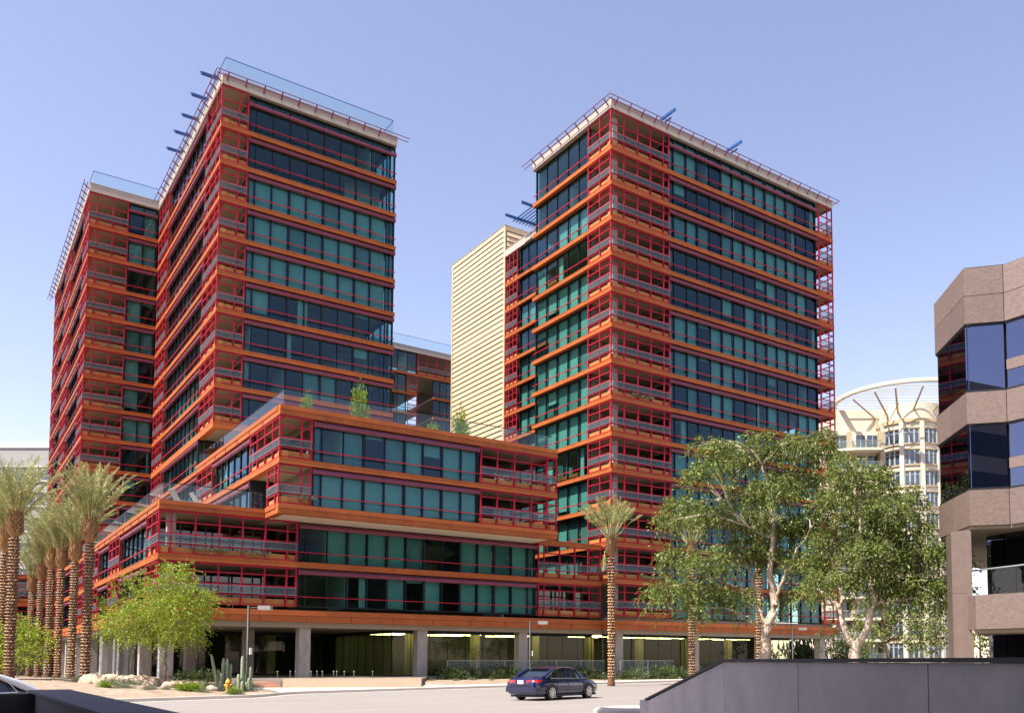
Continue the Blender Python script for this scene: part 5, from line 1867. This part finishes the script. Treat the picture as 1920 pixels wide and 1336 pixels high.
def car(label, pos, rz, paint, group=None):
    """sedan 4.8 m long; local x = forward, origin on the road under its middle"""
    T = thing('sedan', label, 'car', pos, group, rz)
    loc = lambda m, n: m_build(m, n)

    def m_build(mb, n, par=T):
        o = bpy.data.objects.new(n, mb.mesh(n)); COL.objects.link(o); o.parent = par; return o
    # body shell: stations (x, half width, bottom, belt, deck)
    S = [(-2.40, .62, .42, .66, .72), (-2.36, .80, .30, .74, .90), (-2.20, .87, .22, .80, .985), (-1.85, .90, .20, .85, 1.01), (-1.35, .91, .20, .87, .99), (-.6, .92, .19, .87, .96),
         (.2, .92, .19, .86, .94), (.95, .91, .20, .84, .93), (1.45, .90, .21, .80, .88), (1.85, .88, .22, .74, .81), (2.15, .83, .24, .66, .72), (2.34, .70, .30, .56, .60), (2.42, .50, .36, .48, .50)]
    prof = lambda w, zb, zl, zd: [(0, zb), (w * .80, zb), (w * .95, zb + .07), (w * 1.0, zb + (zl - zb) * .45), (w * .99, zl - .10), (w * .955, zl), (w * .86, (zl + zd) / 2 + .03), (w * .6, zd), (0, zd + .012)]
    vs = []; fs = []
    K = 9
    for x, w, zb, zl, zd in S:
        P_ = prof(w, zb, zl, zd)
        vs += [(x, -y, z) for y, z in P_] + [(x, y, z) for y, z in P_]
    W = 2 * K
    for i in range(len(S) - 1):
        for j in range(K - 1):
            a, b = i * W + j, (i + 1) * W + j
            fs.append((a, b, b + 1, a + 1)); fs.append((a + K + 1, b + K + 1, b + K, a + K))
    mb = MB(); mb.add(vs, fs, paint, True)
    for e, rev in ((0, False), (len(S) - 1, True)):
        lp = [e * W + j for j in range(K)] + [e * W + K + j for j in range(K - 1, 0, -1)]
        mb.add([vs[i] for i in lp], [tuple(range(len(lp))) if not rev else tuple(range(len(lp) - 1, -1, -1))], paint)
    body = m_build(mb, 'body')
    # greenhouse: glass volume and painted roof with pillars
    GS = [(-1.72, .70, .985, .985), (-1.05, .66, .95, 1.33), (-.55, .63, .95, 1.425), (.1, .62, .94, 1.44), (.55, .61, .93, 1.39), (1.32, .70, .915, .92)]
    mb = MB(); vs = []; fs = []
    for x, wt, z0, z1 in GS:
        wb = .84
        vs += [(x, -wb, z0 - .03), (x, -wt, max(z1 - .03, z0)), (x, wt, max(z1 - .03, z0)), (x, wb, z0 - .03)]
    for i in range(len(GS) - 1):
        for j in range(3):
            a, b = i * 4 + j, (i + 1) * 4 + j
            fs.append((a, b, b + 1, a + 1))
    mb.add(vs, fs, M_CARG); m_build(mb, 'windows')
    mb = MB(); rv = []; rf = []
    R_ = [(-1.12, .64, 1.32), (-.85, .64, 1.375), (-.45, .63, 1.425), (.1, .62, 1.435), (.5, .60, 1.40), (.66, .58, 1.355)]
    for x, w, z in R_:
        rv += [(x, -w - .03, z - .035), (x, -w * .8, z + .015), (x, 0, z + .03), (x, w * .8, z + .015), (x, w + .03, z - .035)]
    for i in range(len(R_) - 1):
        for j in range(4):
            a, b = i * 5 + j, (i + 1) * 5 + j
            rf.append((a, b, b + 1, a + 1))
    mb.add(rv, rf, paint, True); m_build(mb, 'roof')
    for s in (-1, 1):
        for nm, pts, r in (('rear_pillar', [(-1.80, s * .80, .97), (-1.42, s * .755, 1.16), (-1.02, s * .685, 1.335)], [.10, .095, .06]), ('front_pillar', [(1.30, s * .80, .92), (.95, s * .73, 1.13), (.60, s * .64, 1.355)], .035), ('centre_pillar', [(-.18, s * .845, .93), (-.20, s * .665, 1.41)], .03)):
            mb = MB(); mb.tube(pts, r, paint, 8); m_build(mb, nm)
        mb = MB(); mb.tube([(-1.40, s * .855, .945), (-.2, s * .862, .935), (1.2, s * .84, .92)], .014, M_CHROME, 6)
        mb.tube([(-1.40, s * .85, .945), (-1.20, s * .74, 1.22), (-.95, s * .70, 1.34), (-.5, s * .665, 1.41), (.15, s * .655, 1.42), (.6, s * .655, 1.34), (1.2, s * .83, .93)], .011, M_CHROME, 6); m_build(mb, 'window_trim')
        # mirror, handles, side moulding, door seams
        mb = MB(); mb.obox((.98, s * 1.0, .99), (1, 0, 0), (0, 1, 0), (0, 0, 1), .07, .09, .06, paint); m_build(mb, 'wing_mirror')
        for x in (-.55, .62):
            mb = MB(); mb.obox((x, s * .915, .80), (1, 0, 0), (0, 1, 0), (0, 0, 1), .09, .016, .018, paint); m_build(mb, 'door_handle')
        for x in (-1.0, -.2, .98):
            mb = MB(); mb.obox((x, s * .915, .60), (1, 0, 0), (0, 1, 0), (0, 0, 1), .006, .008, .26, M_BLACK); m_build(mb, 'door_seam')
        mb = MB(); mb.obox((.0, s * .925, .42), (1, 0, 0), (0, 1, 0), (0, 0, 1), .98, .012, .025, paint); m_build(mb, 'side_moulding')
        # lamps
        mb = MB(); mb.add([(-2.395, s * .30, .735), (-2.395, s * .30, .86), (-2.375, s * .66, .885), (-2.30, s * .83, .90), (-1.98, s * .89, .87), (-2.28, s * .865, .76), (-2.385, s * .66, .72)], [tuple(range(7)) if s > 0 else tuple(range(6, -1, -1))], M_TAIL); m_build(mb, 'tail_lamp')
        mb = MB(); mb.add([(2.30, s * .40, .52), (2.18, s * .78, .60), (1.95, s * .87, .70), (2.12, s * .83, .58), (2.28, s * .62, .48)], [tuple(range(5)) if s < 0 else tuple(range(4, -1, -1))], M_CHROME); m_build(mb, 'head_lamp')
        for x in (-1.38, 1.36):
            wm = MB()
            wm.tube([(x, s * .70, .325), (x, s * .90, .325)], .325, M_TYRE, 24)
            wo_ = m_build(wm, 'wheel')
            arch = MB()
            n = 14
            av = [(x + .39 * math.cos(math.pi * i / n), s * .928, .325 + .39 * math.sin(math.pi * i / n)) for i in range(n + 1)]
            bv = [(x + .30 * math.cos(math.pi * i / n), s * .928, .30 + .30 * math.sin(math.pi * i / n)) for i in range(n + 1)]
            arch.add(av + bv, [(i, i + 1, n + 2 + i, n + 1 + i) for i in range(n)], M_BLACK); m_build(arch, 'wheel_arch')
            rm = MB()
            rm.tube([(x, s * .90, .325), (x, s * .935, .325)], [.215, .205], M_BLACK, 20)
            for q in range(7):
                a = 2 * math.pi * q / 7
                rm.obox((x + .115 * math.cos(a), s * .94, .325 + .115 * math.sin(a)), (math.cos(a), 0, math.sin(a)), (-math.sin(a), 0, math.cos(a)), (0, 1, 0), .105, .034, .012, M_RIM)
            rm.tube([(x, s * .92, .325), (x, s * .955, .325)], .05, M_RIM, 12)
            for q in range(20):
                a0, a1 = 2 * math.pi * q / 20, 2 * math.pi * (q + 1) / 20
                rm.add([(x + r_ * math.cos(a), s * .945, .325 + r_ * math.sin(a)) for r_, a in ((.19, a0), (.225, a0), (.225, a1), (.19, a1))], [(0, 1, 2, 3)], M_RIM)
            m_build(rm, 'rim', wo_)
    mb = MB(); mb.obox((-2.41, 0, .79), (1, 0, 0), (0, 1, 0), (0, 0, 1), .012, .16, .075, M_SIGN); m_build(mb, 'number_plate')
    mb = MB(); mb.obox((-2.34, 0, .47), (1, 0, 0), (0, 1, 0), (0, 0, 1), .09, .80, .11, paint); m_build(mb, 'rear_bumper')
    mb = MB(); mb.obox((-2.425, 0, .605), (1, 0, 0), (0, 1, 0), (0, 0, 1), .01, .74, .012, M_BLACK); m_build(mb, 'boot_seam')
    mb = MB(); mb.obox((0, 0, .20), (1, 0, 0), (0, 1, 0), (0, 0, 1), 2.1, .80, .05, M_BLACK); m_build(mb, 'underbody')
    return T


M_NAVY = mat('navy_paint', (0.006, 0.010, 0.060), 0.22, 0.25, 0.02, 3, coat=1.0)
M_WHITE = mat('white_paint', (0.62, 0.62, 0.66), 0.3, 0, 0.02, 3, coat=1.0)
hd = math.radians(19)
fw = Vector((math.cos(hd), math.sin(hd), 0)); lf = Vector((-fw.y, fw.x, 0))
rw = Vector((21.44, 32.61, 0))
c = rw + fw * 1.38 + lf * .85
car('dark blue sedan driving away along the street', (c.x, c.y, 0.003), hd, M_NAVY)
p = at(-118, 21.0)
car('white sedan parked at the left edge behind the dark parapet wall', (p.x, p.y, .0), math.radians(205), M_WHITE)
